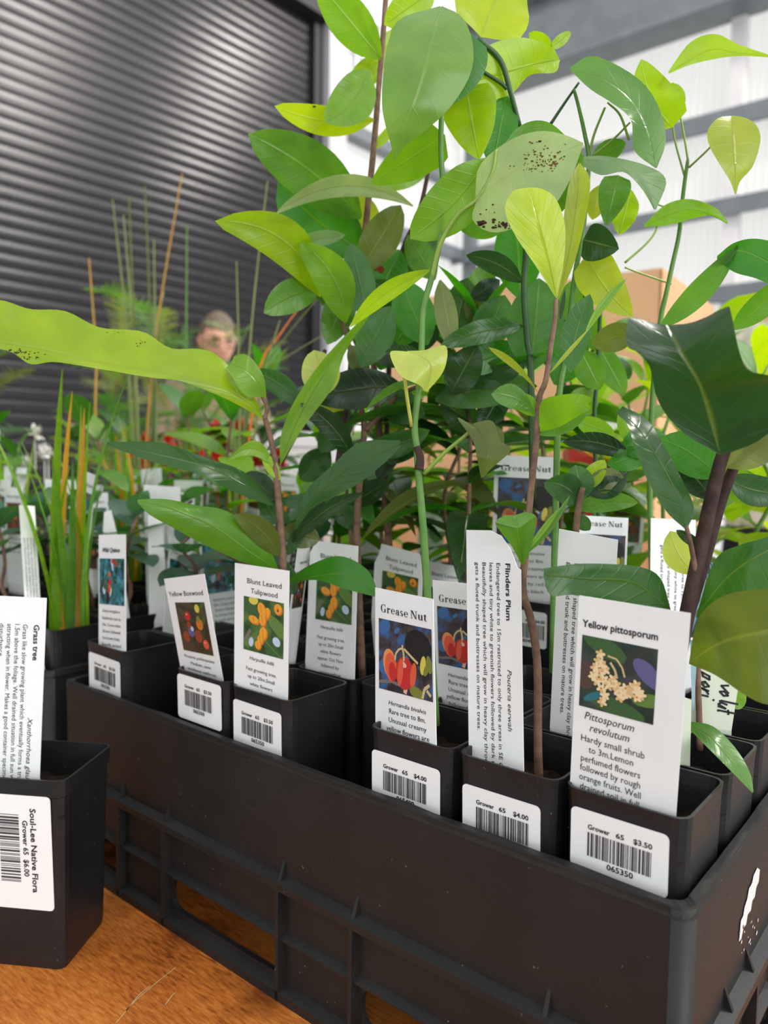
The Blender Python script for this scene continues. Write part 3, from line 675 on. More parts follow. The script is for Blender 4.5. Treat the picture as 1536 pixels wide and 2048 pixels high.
def grease_label(key, w, h, label, ext=24, ty=11.3, py=(14.6, 48.5), base=55, step=4.1):
    t, mf = card('plant_label', C_[key], w, h, ext, label)
    serif_heading(t, mf, w*.11, ty, w*.80, 2.55)
    picture(t, mf, 'nut', w*.07, py[0], w*.90, py[1]-py[0], 5)
    text_part('lettering', t, [L_('Hernandia bivalvis', w*.55, base, 2.1, w*.62, italic=1), L_('Rare tree to 8m.', w*.55, base+step, 2.4, w*.60), L_('Unusual creamy', w*.55, base+2*step, 2.4, w*.62), L_('yellow flowers are', w*.55, base+3*step, 2.4, w*.70),
        L_('followed by red', w*.55, base+4*step, 2.4, w*.62), L_('fruits with black', w*.55, base+5*step, 2.4, w*.66)], mf)
    return t, mf
def blunt_label(key, w, h, label, ext=24, outline=None):
    t, mf = card('plant_label', C_[key], w, h, ext, label, outline=outline)
    picture(t, mf, 'blunt', w*.18, 17.8, w*.74, 30.5, 7)
    text_part('lettering', t, [L_('Blunt Leaved', w*.56, 10.2, 3.0, w*.63), L_('Tulipwood', w*.56, 15.6, 3.0, w*.49), L_('Harpullia hillii', w*.53, 53.3, 2.1, w*.46, italic=1), L_('Fast growing tree,', w*.52, 59.6, 2.1, w*.56), L_('up to 20m.Small', w*.52, 63.8, 2.1, w*.50),
        L_('white flowers', w*.52, 68, 2.1, w*.42), L_('appear Oct Nov', w*.52, 72.2, 2.1, w*.52), L_('followed by', w*.52, 76.4, 2.1, w*.36), L_('orange-yellow', w*.52, 80.6, 2.1, w*.44), L_('capsules. Full sun', w*.52, 84.8, 2.1, w*.56)], mf)
    return t, mf
FL = [('Endangered tree to 15m restricted to only three areas in SE QLD.', 17.4, 14.5, 95), ('leaves and tiny white to greenish flowers followed by dark red', 13.4, 14.5, 92), ('Beautifully shaped tree which will grow in heavy clay through', 9.4, 14.5, 92), ('gets a fluted trunk and buttresses on mature trees.', 5.4, 14.5, 75)]
def flinders_label(key, w, h, label, ext=20, outline=None, mir=False):
    t, mf = card('plant_label', C_[key], w, h, ext, label, outline=outline)
    k = w/30.3
    text_part('lettering', t, [('Flinders Plum', 22.4*k, 14.5, 2.6, dict(fit=25, down=1, bold=1)), ('Pouteria eerwah', 22.6*k, 61, 2.4, dict(fit=26.5, down=1, italic=1))]+[(s_, x_*k, y_, 2.15, dict(fit=f_, down=1)) for s_, x_, y_, f_ in FL], mf)
    return t, mf

t, mf = card('plant_label', C_['pitt'], 42.2, 78.6, 22, 'white stake label reading Yellow pittosporum with cream flower photo')
picture(t, mf, 'pitt', 2.2, 15.4, 29.6, 29.2, 3)
text_part('lettering', t, [L_('Yellow pittosporum', 2, 12.0, 2.9, 29.5, 'l', bold=1), L_('Pittosporum', 14.8, 49.4, 3.2, 20, italic=1), L_('revolutum', 15.2, 54.0, 3.2, 16, italic=1), L_('Hardy small shrub', 16.6, 58.8, 2.8, 25.5), L_('to 3m.Lemon', 16.2, 63.0, 2.8, 18), L_('perfumed flowers', 16.2, 67.2, 2.8, 24), L_('followed by rough', 16.2, 71.2, 2.8, 24.5),
    L_('orange fruits. Well', 16.4, 75.2, 2.8, 25), L_('drained soil in full', 16.4, 79.2, 2.8, 24), L_('sun to semi-', 16.0, 83.4, 2.8, 17)], mf)
flinders_label('flin', 30.3, 106, 'narrow white stake label of sideways text headed Flinders Plum', outline=[(0, 0), (14, 0), (20, 2.4), (25, 8), (28.5, 16), (30.3, 17), (30.3, 124), (19, 133), (11, 133), (0, 124)])
flinders_label('flin2', 27, 98, 'narrow white sideways-text label tucked behind the Yellow pittosporum label')
grease_label('nut', 43, 68.5, 'white stake label reading Grease Nut in the front row of pots')
grease_label('nut2', 36.6, 66, 'Grease Nut label half hidden behind the Flinders Plum label', py=(14, 46), base=52)
grease_label('nut3', 42, 97, 'tall Grease Nut label standing high behind the thin brown stem', ty=10, py=(14.5, 59), base=66, step=5.2, ext=30)
blunt_label('blunt', 41.2, 73.5, 'bright white stake label reading Blunt Leaved Tulipwood in the front row')
blunt_label('blunt2', 43, 82, 'shaded Blunt Leaved Tulipwood label with a clipped corner beneath a drooping leaf', outline=[(6, 0), (43, 0), (43, 106), (27, 114), (16, 114), (0, 106), (0, 8)])
blunt_label('blunt3', 40, 51, 'Blunt Leaved Tulipwood label with nibbled corners behind the green stem', ext=40, outline=[(5, 0), (37, 0), (40, 14), (40, 92), (24, 100), (15, 100), (0, 92), (0, 14), (4, 6)])
t, mf = card('plant_label', C_['box'], 40.6, 60, 22, 'leaning white stake label reading Yellow Boxwood with berry photo')
picture(t, mf, 'box', 7, 15.5, 29, 31, 4)
text_part('lettering', t, [L_('Yellow Boxwood', 19.5, 11.5, 3.2, 34), L_('Pouteria pohlmaniana', 21, 51, 2.0, 29, italic=1), L_('Medium, semi', 21.5, 55.2, 2.1, 19), L_('deciduous rainforest', 21.5, 59.2, 2.1, 27), L_('tree from dry', 24, 63.2, 2.1, 20)], mf)
t, mf = card('plant_label', C_['quince'], 41.5, 79, 22, 'narrow-looking white label with a blue and red foliage photo')
picture(t, mf, 'quince', 1.5, 16.3, 38.5, 31.5, 6)
text_part('lettering', t, [L_('Wild Quince', 20, 12, 3.2, 27, italic=1, bold=1), L_('Guioa semiglauca', 20, 53, 2.1, 27, italic=1)]+[L_(s_, 20.5, 58+4.5*k, 2.2, f_) for k, (s_, f_) in enumerate((('Rainforest tree to', 28), ('10m. Cream white', 28), ('flowers followed', 27), ('by brown fruits.', 27), ('Butterfly and bird', 29), ('attracting. Frost', 27)))], mf)

# the label tops further back: (TL, TR, BR, BL pixels, depth left, depth right, kind)
def px_label(q, dl, dr, w, ext, label, kind, group=None, mat=None, lean=0):
    TL, TR, BR, BL = q; cs = (P(*TL, dl+lean), P(*TR, dr+lean), P(*BR, dr), P(*BL, dl))
    w = (cs[1]-cs[0]).length*1000; h = (cs[0]-cs[3]).length*1000
    t, mf = card('plant_label', cs, w, h, ext, label, group, mat)
    return t, mf, w, h
t, mf, w, h = px_label(((596, 1092), (622, 1086), (590, 1330), (566, 1335)), .487, .500, 0, 12, 'thin tilted label wedged between two Tulipwood labels', 'x')
picture(t, mf, 'box', w*.1, h*.22, w*.8, h*.3, 8); text_part('lettering', t, [L_('wood', w*.6, h*.16, 2.6, w*.6)], mf)
t, mf, w, h = px_label(((855, 1122), (928, 1135), (925, 1240), (850, 1228)), .53, .545, 0, 50, 'grey shaded Blunt Leaved label peeping out past the green stem', 'x')
text_part('lettering', t, [L_('Blunt Leaved', w*.5, 9, 2.6, w*.75), L_('Tulipwood', w*.5, 14, 2.6, w*.55)], mf); picture(t, mf, 'blunt', w*.1, 17, w*.8, 30, 9)
t, mf, w, h = px_label(((1150, 1030), (1257, 1036), (1250, 1200), (1143, 1195)), .47, .475, 0, 50, 'grey Grease Nut label mostly covered by a sideways-text label', 'x')
serif_heading(t, mf, w*.1, 6, w*.8, 2.2); picture(t, mf, 'nut', w*.1, 11, w*.86, 32, 5)
t, mf, w, h = px_label(((1302, 1036), (1392, 1040), (1388, 1230), (1300, 1222)), .43, .44, 0, 50, 'white sideways-text label behind the twin brown stems', 'x')
text_part('lettering', t, [('Flinders Plum', w*.86, 14.5, 2.3, dict(fit=23, down=1, bold=1))]+[(s_, w*x_, 14.5, 1.9, dict(fit=f_*.85, down=1)) for (s_, _x, _y, f_), x_ in zip(FL, (.7, .54, .38, .22))], mf)
t, mf, w, h = px_label(((340, 1072), (384, 1090), (372, 1272), (325, 1268)), .585, .60, 0, 24, 'pale clipped label with dark teal photo behind the Yellow Boxwood label', 'x')
picture(t, mf, 'quince', w*.08, h*.22, w*.84, h*.36, 12); text_part('lettering', t, [L_('Wild Quince', w*.5, h*.16, 2.6, w*.7, italic=1)], mf)
t, mf, w, h = px_label(((398, 1085), (478, 1078), (486, 1250), (412, 1262)), .60, .615, 0, 24, 'large blurred teal photo label with lines of text, behind the boxwood pot', 'x')
picture(t, mf, 'quince', w*.06, h*.03, w*.9, h*.56, 13); text_part('lettering', t, [L_(s_, w*.55, h*(.68+.06*k), 2.2, w*f_) for k, (s_, f_) in enumerate((('Rainforest tree to', .6), ('10m. Cream white', .6), ('flowers followed', .55), ('by brown fruits.', .55), ('Butterfly and bird', .6)))], mf)
t, mf, w, h = px_label(((296, 1030), (324, 1030), (338, 1250), (298, 1245)), .63, .635, 0, 30, 'slim white back of a label between grass clumps', 'x')
t, mf, w, h = px_label(((208, 1024), (222, 1020), (236, 1075), (205, 1080)), .61, .61, 0, 90, 'torn pointed label tip above the blue-pictured label', 'x')
t, mf, w, h = px_label(((38, 1010), (70, 1012), (88, 1330), (58, 1330)), .56, .57, 0, 12, 'tall narrow grey-texted label leaning beside the grass blades', 'x', lean=.03)
text_part('lettering', t, [(s_, w*x_, 26, 1.6, dict(fit=58, down=1)) for (s_, _x, _y, f_), x_ in zip(FL, (.75, .55, .35, .15))], mf, M_GREYINK)
t, mf, w, h = px_label(((158, 1058), (200, 1062), (196, 1180), (160, 1178)), .70, .72, 0, 40, 'blurred label with a rust red photo behind the grass clump', 'x')
picture(t, mf, 'rust', w*.1, h*.1, w*.8, h*.55, 14)
t, mf, w, h = px_label(((590, 1185), (736, 1200), (733, 1330), (728, 1326)), .47, .48, 0, 5, 'creased white label edge curling beside the front Grease Nut label', 'x') if False else (None,)*4
# marker-written pale green labels in the pot behind the corner pot
def marker(parent, mapf, strokes, th):
    mb = MB()
    for s_ in strokes:
        pts = [mapf(a, b, .0002) for a, b in s_]
        for a, b in zip(pts[:-1], pts[1:]):
            d = (b-a).normalized(); nn = (mapf(1, 0, 0)-mapf(0, 0, 0)).normalized(); up = (mapf(0, 1, 0)-mapf(0, 0, 0)).normalized()
            nx = nn*d.dot(up)-up*d.dot(nn); a2 = a-d*th*.4; b2 = b+d*th*.4
            mb.add([a2+nx*th, b2+nx*th, b2-nx*th, a2-nx*th], [(0, 1, 2, 3)])
    return mb.build('handwriting', M_INK, parent)
t, mf, w, h = px_label(((1388, 1322), (1476, 1376), (1463, 1462), (1380, 1450)), .375, .372, 0, 24, 'pale green label with marker handwriting behind the corner pot', 'x', mat=M_GREENCARD)
def hand(cx, cy, sx, sy, pts): return [(cx+b*sx, cy+a*sy) for a, b in pts]
S1 = []; k_ = w/24
xx = .62*w
for a0, g in ((2, [(0, .9), (2.2, .1), (4.2, 1.0)]), (7, [(1.2, 1), (0, .5), (1.2, 0), (2.4, .5), (1.2, 1)]), (11, [(0, 2.2), (2, .3), (2.6, .1)]), (14.4, [(0, 1), (0, .3), (1.4, 0), (2.4, .9), (2.5, 0)]), (18.2, [(0, 2), (1.2, .1), (1.6, 0)]), (18, [(-.4, 1.2), (2, 1.3)])):
    S1.append([(xx+b*4.6, a0+a*1.15) for a, b in g])
xx = .18*w
for a0, g in ((-1, [(0, 1), (.2, -1)]), (-1, [(0, .9), (1.5, 1), (1.5, .2), (0, .1)]), (3, [(1.2, 1), (0, .5), (1.2, 0), (2.4, .5), (1.2, 1)]), (7, [(0, 1), (.1, 0), (.3, .7), (1.5, 1)]), (10, [(0, 1), (.6, 0)]), (10.4, [(.2, 1.6), (.4, 1.7)])):
    S1.append([(xx+b*4.6, a0+4+a*1.2) for a, b in g])
marker(t, mf, S1, .00055)
t, mf, w, h = px_label(((1362, 1392), (1383, 1400), (1380, 1530), (1356, 1524)), .332, .332, 0, 10, 'pale green label edge poking out behind the Yellow pittosporum label', 'x', mat=M_GREENCARD)

# ------------------------------------------------------------------ the loose pot standing on the table
LP_ROT = math.radians(32); LPC = Vector((-.3398, -.0650, 0))
lb, ls = pot_meshes(.0565, .0485, .1085, .0016, .088)
lp = empty('square_pot', LPC, 'larger black square pot standing alone on the wood beside the tray', 'plant pot')
for nm, me in (('tube', lb), ('soil', ls)):
    o = link(nm, me, lp); o.rotation_euler = (0, 0, LP_ROT)
def lp_map(w, h, drop, right):
    tv = Vector((math.cos(LP_ROT), math.sin(LP_ROT), 0)); nv = Vector((-tv.y, tv.x, 0))
    def f(x, y, o):
        z = .1085-(drop+y)*.001; half = .0485/2+(.0565-.0485)/2*z/.1085
        return LPC+tv*(.0565/2-right*.001-(w-x)*.001)-nv*(half+.0001+o)+Vector((0, 0, z))
    return f
mf = lp_map(40, 66, 9, 8.2); mb = MB(); slab(mb, mf, card_outline(40, 65, 2.4), .0003); st = mb.build('barcode_sticker', M_STICK, lp)
text_part('lettering', st, [('Soul-Lee Native Flora', 28.2, 7, 3.4, dict(fit=48, down=1, bold=1)), ('Grower 65  $6.00', 23.6, 14, 3.0, dict(fit=32, down=1, bold=1))], mf)
mb = MB(); barcode(mb, mf, 10, 11, 39, 11.5, 21, True); tag(mb.build('barcode', M_GREYINK, st), kind='stuff')
t, mf = card('plant_label', (P(-82, 1188, .435), P(93, 1196, .428), P(79, 1556, .428), P(-92, 1552, .435)), 47, 96, 16, 'large cream Grass tree label with sideways text in the loose pot')
text_part('lettering', t, [('Grass tree', 41, 14.5, 3.0, dict(fit=19, down=1, bold=1)), ('Xanthorrhoea glauca', 39.5, 64, 2.8, dict(fit=36, down=1, italic=1)),
    ('Grass like slow growing plant which eventually forms a trunk', 35.2, 14.5, 2.6, dict(fit=86, down=1)), ('1.5m above the foliage. Well drained situation in full sun with', 31, 14.5, 2.6, dict(fit=86, down=1)),
    ('attracting when in flower. Makes a good container specimen', 26.8, 14.5, 2.6, dict(fit=84, down=1)), ('disturbance.', 22.6, 14.5, 2.6, dict(fit=18, down=1))], mf)

# ------------------------------------------------------------------ plants: leaf and stem builders
LC = {k: s2l(c) for k, c in dict(yg=(172, 190, 16), lime=(144, 174, 16), lg=(112, 154, 30), mg=(84, 130, 36), gg=(88, 134, 54), dg=(50, 92, 36), dk=(32, 64, 26), dd=(28, 54, 30), pl=(150, 168, 112), py=(184, 192, 92), ly=(150, 160, 44), ol=(92, 104, 44), bg=(70, 116, 62), bd=(46, 84, 46), sg=(54, 120, 20), gr=(120, 128, 84), bl=(116, 144, 100)).items()}
def ribbon_mesh(mid, left, right, org, bulge=.0, sub=2):
    """leaf blade between two margins, with a midrib crease; UV u along, v across"""
    n = len(mid); cols = 2*sub+1; V = []; UV = []; Fc = []
    org = Vector(org)
    for i in range(n):
        m, l, r = mid[i], left[i], right[i]; nn = (l-r).cross(mid[min(i+1, n-1)]-mid[max(i-1, 0)])
        if nn.length > 1e-12: nn.normalize()
        for k in range(cols):
            s = (k-sub)/sub; e = l if s < 0 else r; a = abs(s); w = (e-m).length
            V.append(m.lerp(e, a)+nn*(bulge*w*4*a*(1-a)) - org); UV.append((i/(n-1), (s+1)/2))
    for i in range(n-1):
        for k in range(cols-1): Fc.append((i*cols+k, i*cols+k+1, (i+1)*cols+k+1, (i+1)*cols+k))
    me = bpy.data.meshes.new('leaf'); me.from_pydata(V, [], Fc); me.materials.append(LEAF)
    ul = me.uv_layers.new(name='UVMap'); idx = [v for f in Fc for v in f]
    ul.data.foreach_set('uv', [c for v in idx for c in UV[v]])
    me.polygons.foreach_set('use_smooth', [True]*len(Fc)); me.update(); return me
def prof(shape, t):
    if shape == 'lan': return max(.06 if t < .5 else 0, math.sin(PI*min(1, t*1.0))**.75*(1-.15*t)) if t > .06 else .08
    if shape == 'obo': return .08 if t < .08 else max(.0, (math.sin(PI*((t-.05)/.95)**1.75))**.7)
    if shape == 'heart':
        return min(1, (t/.10)**.5)*(math.cos(PI/2*max(0, (t-.25)/.75))**.8*.93+.02 if t > .25 else .80+.15*t/.25) if t < .999 else 0
    return .07 if t < .04 else max(0, math.sin(PI*((t-.03)/.97)**.92))**.62
LRND = random.Random(77)
LEAF_GAIN = 1.2
def put_leaf(pl, me, c, name='leaf', jit=.08):
    o = bpy.data.objects.new(name, me); COL.objects.link(o); o.parent = pl
    col = LC[c] if isinstance(c, str) else s2l(c); k = LEAF_GAIN*(1+LRND.uniform(-jit, jit))
    o.color = (col[0]*k, col[1]*k, col[2]*k, 1); return o
def leaf(pl, b, t, w, d, c='mg', bow=0, shape='ell', roll=0, fold=.18, wave=.07, curl=0, asym=0, n=13):
    """b, t: pixels of base and tip; w: seen width in pixels; d: distance at base and tip"""
    db, dt = d if isinstance(d, tuple) else (d, d)
    B, T = P(*b, db), P(*t, dt); A = T-B; L = A.length; a = A/L
    view = ((B+T)/2-CAM_POS).normalized(); S0 = a.cross(view).normalized(); N0 = S0.cross(a).normalized()
    if N0.dot(view) > 0: N0 = -N0
    r = math.radians(roll); S = S0*math.cos(r)+N0*math.sin(r); Nn = N0*math.cos(r)-S0*math.sin(r)
    sc = (db+dt)/2/FPX; hw = w*sc/2/max(.3, math.cos(r)); ph = LRND.uniform(0, 6)
    mid, le, ri = [], [], []
    for i in range(n):
        q = i/(n-1); m = B+A*q+S0*(bow*sc*4*q*(1-q))+Nn*(curl*L*4*q*(1-q)); f = prof(shape, q)*hw
        up = Nn*(wave*hw*math.sin(q*14+ph)); up2 = Nn*(wave*hw*math.sin(q*14+ph+2))
        mid.append(m); le.append(m-S*(f*(1+asym)*math.cos(fold))+Nn*(f*math.sin(fold))+up*(f/hw if hw else 0)); ri.append(m+S*(f*(1-asym)*math.cos(fold))+Nn*(f*math.sin(fold))+up2*(f/hw if hw else 0))
    return put_leaf(pl, ribbon_mesh(mid, le, ri, parent_world(pl), .08), c)
def leaf3(pl, mid, left, right, d, c='mg', dl=0, dr=0, n=20, bulge=.06):
    """traced blade: midrib and both margins in pixels; d: distances along the midrib, dl/dr: how far the margins bend towards (-) or away"""
    ds = d if isinstance(d, (list, tuple)) else [d, d]
    def dd(q): x = q*(len(ds)-1); i = min(int(x), len(ds)-2); return ds[i]+(ds[i+1]-ds[i])*(x-i)
    def line(pts, off):
        pp = catmull([(x, y, 0) for x, y in pts], n); out = []
        for i, p in enumerate(pp):
            q = i/(n-1); out.append(P(p.x, p.y, dd(q)+off*math.sin(PI*min(1, max(.0, q)))))
        return out
    return put_leaf(pl, ribbon_mesh(line(mid, 0), line(left, dl), line(right, dr), parent_world(pl), bulge), c)
def stem(pl, pts, r0, r1, mat, name='stem', n=None, wob=0):
    pp = catmull([P(x, y, d) for x, y, d in pts], n or max(6, 4*len(pts))); m = len(pp)
    mb = MB(); mb.tube(pp, [r0+(r1-r0)*k/(m-1) for k in range(m)], 7); return mb.build(name, mat, pl, True)
from mathutils.bvhtree import BVHTree
M_SPOT = simple('brown_scab', (92, 62, 30), .8, .2, .3, 200); M_SPOTD = simple('dark_scab', (58, 34, 22), .8, .2, .3, 200); M_GNAW = simple('rust_scab', (124, 52, 22), .7, .2, .2, 200)
def spots(lf, lst, mat, seed=1):
    """insect marks lying on a leaf: pixels are dropped onto the blade; (x, y, spread x, spread y, count, size)"""
    me = lf.data; org = parent_world(lf.parent); r = random.Random(seed); mb = MB()
    bv = BVHTree.FromPolygons([v.co+org for v in me.vertices], [list(p.vertices) for p in me.polygons])
    for cx, cy, sx, sy, n_, sz in lst:
        for k in range(n_):
            x, y = cx+r.gauss(0, sx), cy+r.gauss(0, sy); z0 = sz*r.uniform(.5, 1.3); pts = []
            for q in range(7):
                a = 2*PI*q/7; rr = z0*r.uniform(.6, 1.2); dv = ray(x+rr*math.cos(a)*1.3, y-rr*math.sin(a)*.9); h = bv.ray_cast(CAM_POS, dv.normalized())
                if h[0] is None: break
                pts.append(h[0]-dv.normalized()*.0003)
            if len(pts) == 7: mb.add(pts, [list(range(7))])
    if mb.v: tag(mb.build('blemish', mat, lf, org=org), kind='stuff')
def plant(base, label, cat='plant', group=None, name='potted_plant'):
    return empty(name, base, label, cat, group)

# --- corner pot: shrub with twin brown stems and broad dark leaves
A = plant(P(1300, 1590, .325), 'broad dark-leaved shrub with twin brown stems in the corner pot', name='pittosporum_plant')
stem(A, [(1300, 1590, .325), (1340, 1400, .322), (1375, 1225, .32), (1405, 1080, .318), (1432, 960, .315), (1450, 900, .315), (1480, 860, .315), (1545, 775, .31)], .0036, .0022, M_STEMD)
stem(A, [(1378, 1222, .32), (1412, 1110, .325), (1440, 1010, .325), (1468, 935, .322), (1500, 880, .32), (1560, 790, .32)], .0028, .0018, M_STEMD)
stem(A, [(1378, 1200, .32), (1390, 1150, .318), (1384, 1100, .315), (1372, 1050, .312)], .0013, .0009, M_STEMB)
leaf3(A, [(1440, 910), (1425, 850), (1400, 770), (1360, 700), (1335, 650)], [(1440, 910), (1360, 860), (1315, 800), (1300, 735), (1275, 705), (1253, 690), (1256, 640), (1275, 636)], [(1440, 912), (1520, 880), (1575, 820), (1570, 760), (1500, 742), (1478, 700), (1462, 625), (1452, 614), (1405, 640)], [.30, .295, .285, .28, .285], 'dk', -.008, -.012, 26)
leaf3(A, [(1342, 1222), (1270, 1165), (1180, 1158), (1120, 1152), (1087, 1150)], [(1342, 1222), (1322, 1158), (1285, 1135), (1220, 1128), (1150, 1128), (1087, 1137)], [(1342, 1225), (1260, 1228), (1190, 1208), (1150, 1190), (1105, 1192), (1090, 1172)], [.325, .315, .305, .30], 'dg', .006, -.004)
leaf3(A, [(1378, 1325), (1440, 1285), (1500, 1268), (1580, 1250)], [(1378, 1325), (1395, 1240), (1440, 1195), (1500, 1180), (1580, 1175)], [(1378, 1328), (1430, 1350), (1490, 1390), (1530, 1408), (1580, 1410)], [.325, .295, .28, .27], 'ol', .0, -.004)
leaf3(A, [(1392, 1232), (1450, 1160), (1500, 1120), (1580, 1075)], [(1392, 1232), (1430, 1120), (1480, 1090), (1530, 1075), (1580, 1050)], [(1392, 1236), (1440, 1215), (1500, 1195), (1580, 1180)], [.325, .315, .305, .30], 'dg', .0, -.0)
leaf3(A, [(1372, 1060), (1352, 985), (1310, 905), (1270, 850), (1235, 822)], [(1372, 1060), (1330, 1020), (1290, 950), (1268, 890), (1255, 850), (1232, 826)], [(1374, 1060), (1388, 1015), (1362, 955), (1330, 895), (1295, 840), (1245, 812)], [.312, .305, .305, .315], 'dg', -.004, .01)
leaf(A, (1438, 955), (1318, 878), 85, (.325, .34), 'sg', bow=-10); leaf(A, (1425, 1000), (1342, 915), 62, (.33, .345), 'dd', bow=-6)
leaf(A, (1455, 935), (1590, 850), 70, (.318, .30), 'gr'); leaf(A, (1450, 955), (1580, 985), 64, (.325, .33), 'bd', bow=-12); leaf(A, (1470, 940), (1500, 1010), 60, .34, 'lg')
leaf(A, (1404, 1095), (1352, 1060), 22, .32, 'dk'); leaf(A, (1392, 1150), (1340, 1062), 62, (.345, .35), 'py', bow=8)
leaf(A, (1490, 905), (1560, 870), 40, .33, 'bd'); leaf(A, (1545, 776), (1650, 690), 90, (.31, .30), 'dg'); leaf(A, (1548, 778), (1600, 640), 80, (.31, .33), 'mg', bow=-20); leaf(A, (1560, 790), (1690, 800), 84, (.32, .31), 'dk')

# --- second pot: slim brown stem, small obovate leaves, lime new growth
B = plant(P(1078, 1560, .352), 'slim brown-stemmed seedling topped by a glowing lime obovate leaf', name='plum_seedling')
stem(B, [(1078, 1560, .352), (1076, 1480, .352), (1075, 1330, .35), (1062, 1240, .348), (1046, 1180, .348), (1052, 1100, .348), (1062, 980, .348), (1072, 890, .348), (1078, 800, .348), (1092, 760, .346), (1102, 690, .346), (1110, 640, .345), (1112, 598, .345)], .0021, .0010, M_STEMB)
leaf3(B, [(1113, 596), (1096, 520), (1078, 450), (1058, 376)], [(1112, 596), (1070, 530), (1030, 470), (1010, 420), (1025, 383), (1058, 375)], [(1114, 596), (1128, 520), (1130, 450), (1112, 398), (1085, 378), (1058, 375)], [.345, .34, .336, .338], 'yg', -.003, .003)
leaf3(B, [(1116, 598), (1138, 500), (1152, 410), (1158, 330)], [(1115, 596), (1120, 520), (1128, 430), (1140, 360), (1158, 325)], [(1118, 598), (1150, 520), (1172, 430), (1180, 360), (1160, 325)], [.346, .352, .358, .36], 'ly', .0, -.004)
leaf(B, (1120, 640), (1130, 580), 9, .346, 'dk'); leaf(B, (1098, 748), (1180, 655), 9, .347, 'ly', shape='lan'); leaf(B, (1170, 668), (1254, 556), 18, (.35, .36), 'lg', shape='lan', bow=6)
leaf(B, (1082, 795), (976, 694), 15, (.347, .33), 'ly', bow=-10, shape='obo')
leaf(B, (1078, 840), (982, 788), 46, (.347, .325), 'gg', bow=-16, roll=25, shape='obo'); leaf(B, (1078, 832), (1016, 796), 38, (.348, .352), 'lg', bow=-8)
leaf3(B, [(1078, 862), (1105, 830), (1150, 812), (1182, 800)], [(1078, 862), (1082, 805), (1120, 790), (1160, 788), (1183, 796)], [(1079, 864), (1115, 855), (1150, 836), (1180, 818), (1176, 808)], [.348, .34, .33, .325], 'lg', 0, -.006)
leaf(B, (1079, 870), (1180, 815), 34, (.35, .345), 'mg', bow=-6)
leaf3(B, [(1046, 1130), (1042, 1100), (1036, 1060), (1030, 1030)], [(1044, 1130), (1022, 1090), (995, 1055), (992, 1042), (1010, 1030)], [(1048, 1130), (1062, 1095), (1072, 1050), (1070, 1030), (1050, 1024)], [.346, .338, .33, .332], 'mg', -.002, .002)
leaf(B, (1052, 1108), (1140, 990), 16, (.348, .36), 'mg', bow=-6, shape='lan'); leaf(B, (1055, 1100), (1120, 1015), 13, (.348, .35), 'lg', shape='lan')

# --- third pot: green vine-like stem with big drooping heart-shaped leaves
G = plant(P(872, 1450, .39), 'tall green-stemmed vine-like seedling with big heart-shaped leaves', name='grease_nut_plant')
stem(G, [(872, 1450, .39), (862, 1300, .388), (855, 1190, .386), (849, 1090, .385), (843, 1015, .384), (838, 960, .384), (834, 900, .384), (829, 850, .384), (837, 780, .384), (843, 700, .383), (846, 620, .382), (862, 560, .381), (874, 510, .38), (885, 450, .38), (886, 380, .379), (882, 300, .376), (883, 222, .372)], .0021, .0013, M_STEMG)
stem(G, [(838, 940, .383), (840, 915, .383), (833, 893, .383)], .0024, .0019, M_STEMD, 'bark_node')
stem(G, [(862, 562, .381), (880, 490, .378), (915, 430, .374), (955, 398, .37), (985, 345, .366), (992, 300, .365)], .0013, .0008, M_PETG, 'petiole')
stem(G, [(823, 853, .383), (812, 780, .378), (808, 730, .376), (814, 704, .376)], .0009, .0010, M_PETY, 'petiole'); stem(G, [(848, 948, .383), (890, 905, .378), (930, 872, .374), (945, 856, .372)], .0011, .0008, M_PETG, 'petiole')
stem(G, [(884, 225, .372), (895, 120, .37), (905, 60, .372)], .0010, .0007, M_STEMG, 'petiole')
leaf3(G, [(882, 14), (868, 60), (850, 130), (825, 210), (805, 265), (788, 318)], [(880, 12), (800, 38), (775, 90), (766, 150), (764, 210), (772, 255), (782, 290), (787, 318)], [(884, 12), (925, 35), (946, 90), (940, 150), (900, 215), (850, 262), (812, 290), (790, 320)], [.372, .36, .35, .348, .352, .36], (106, 142, 58), .004, .006, 26)
leaf(G, (935, 62), (862, 224), 112, (.372, .375), 'bg', shape='heart', bow=14)
leaf(G, (962, 74), (1020, -70), 165, (.40, .41), 'yg', shape='heart'); leaf(G, (872, -25), (768, 50), 66, .40, 'lime'); leaf(G, (850, 25), (780, 72), 40, .41, 'lime')
leaf3(G, [(1118, 118), (1060, 130), (990, 150), (900, 175)], [(1118, 116), (1100, 92), (1040, 75), (970, 95), (905, 160)], [(1120, 120), (1110, 145), (1060, 150), (1020, 190), (960, 200), (900, 185)], [.41, .40, .395, .39], 'lime', -.004, .004)
leaf(G, (1105, 100), (1058, 66), 30, .43, 'lime'); leaf(G, (1100, 98), (1142, 64), 22, .43, 'lime')
leaf(G, (930, 172), (958, 320), 118, (.385, .38), 'lime', shape='heart'); leaf(G, (1012, 190), (985, 335), 72, (.40, .395), 'sg'); leaf(G, (890, 270), (742, 368), 92, (.39, .40), 'lg', shape='heart', roll=-20)
PALE = leaf3(G, [(952, 396), (1010, 355), (1080, 320), (1166, 287)], [(950, 394), (960, 330), (1020, 280), (1080, 262), (1130, 270), (1167, 286)], [(954, 398), (945, 440), (985, 465), (1040, 452), (1100, 420), (1140, 360), (1167, 288)], [.37, .362, .358, .362], 'pl', .004, -.006)
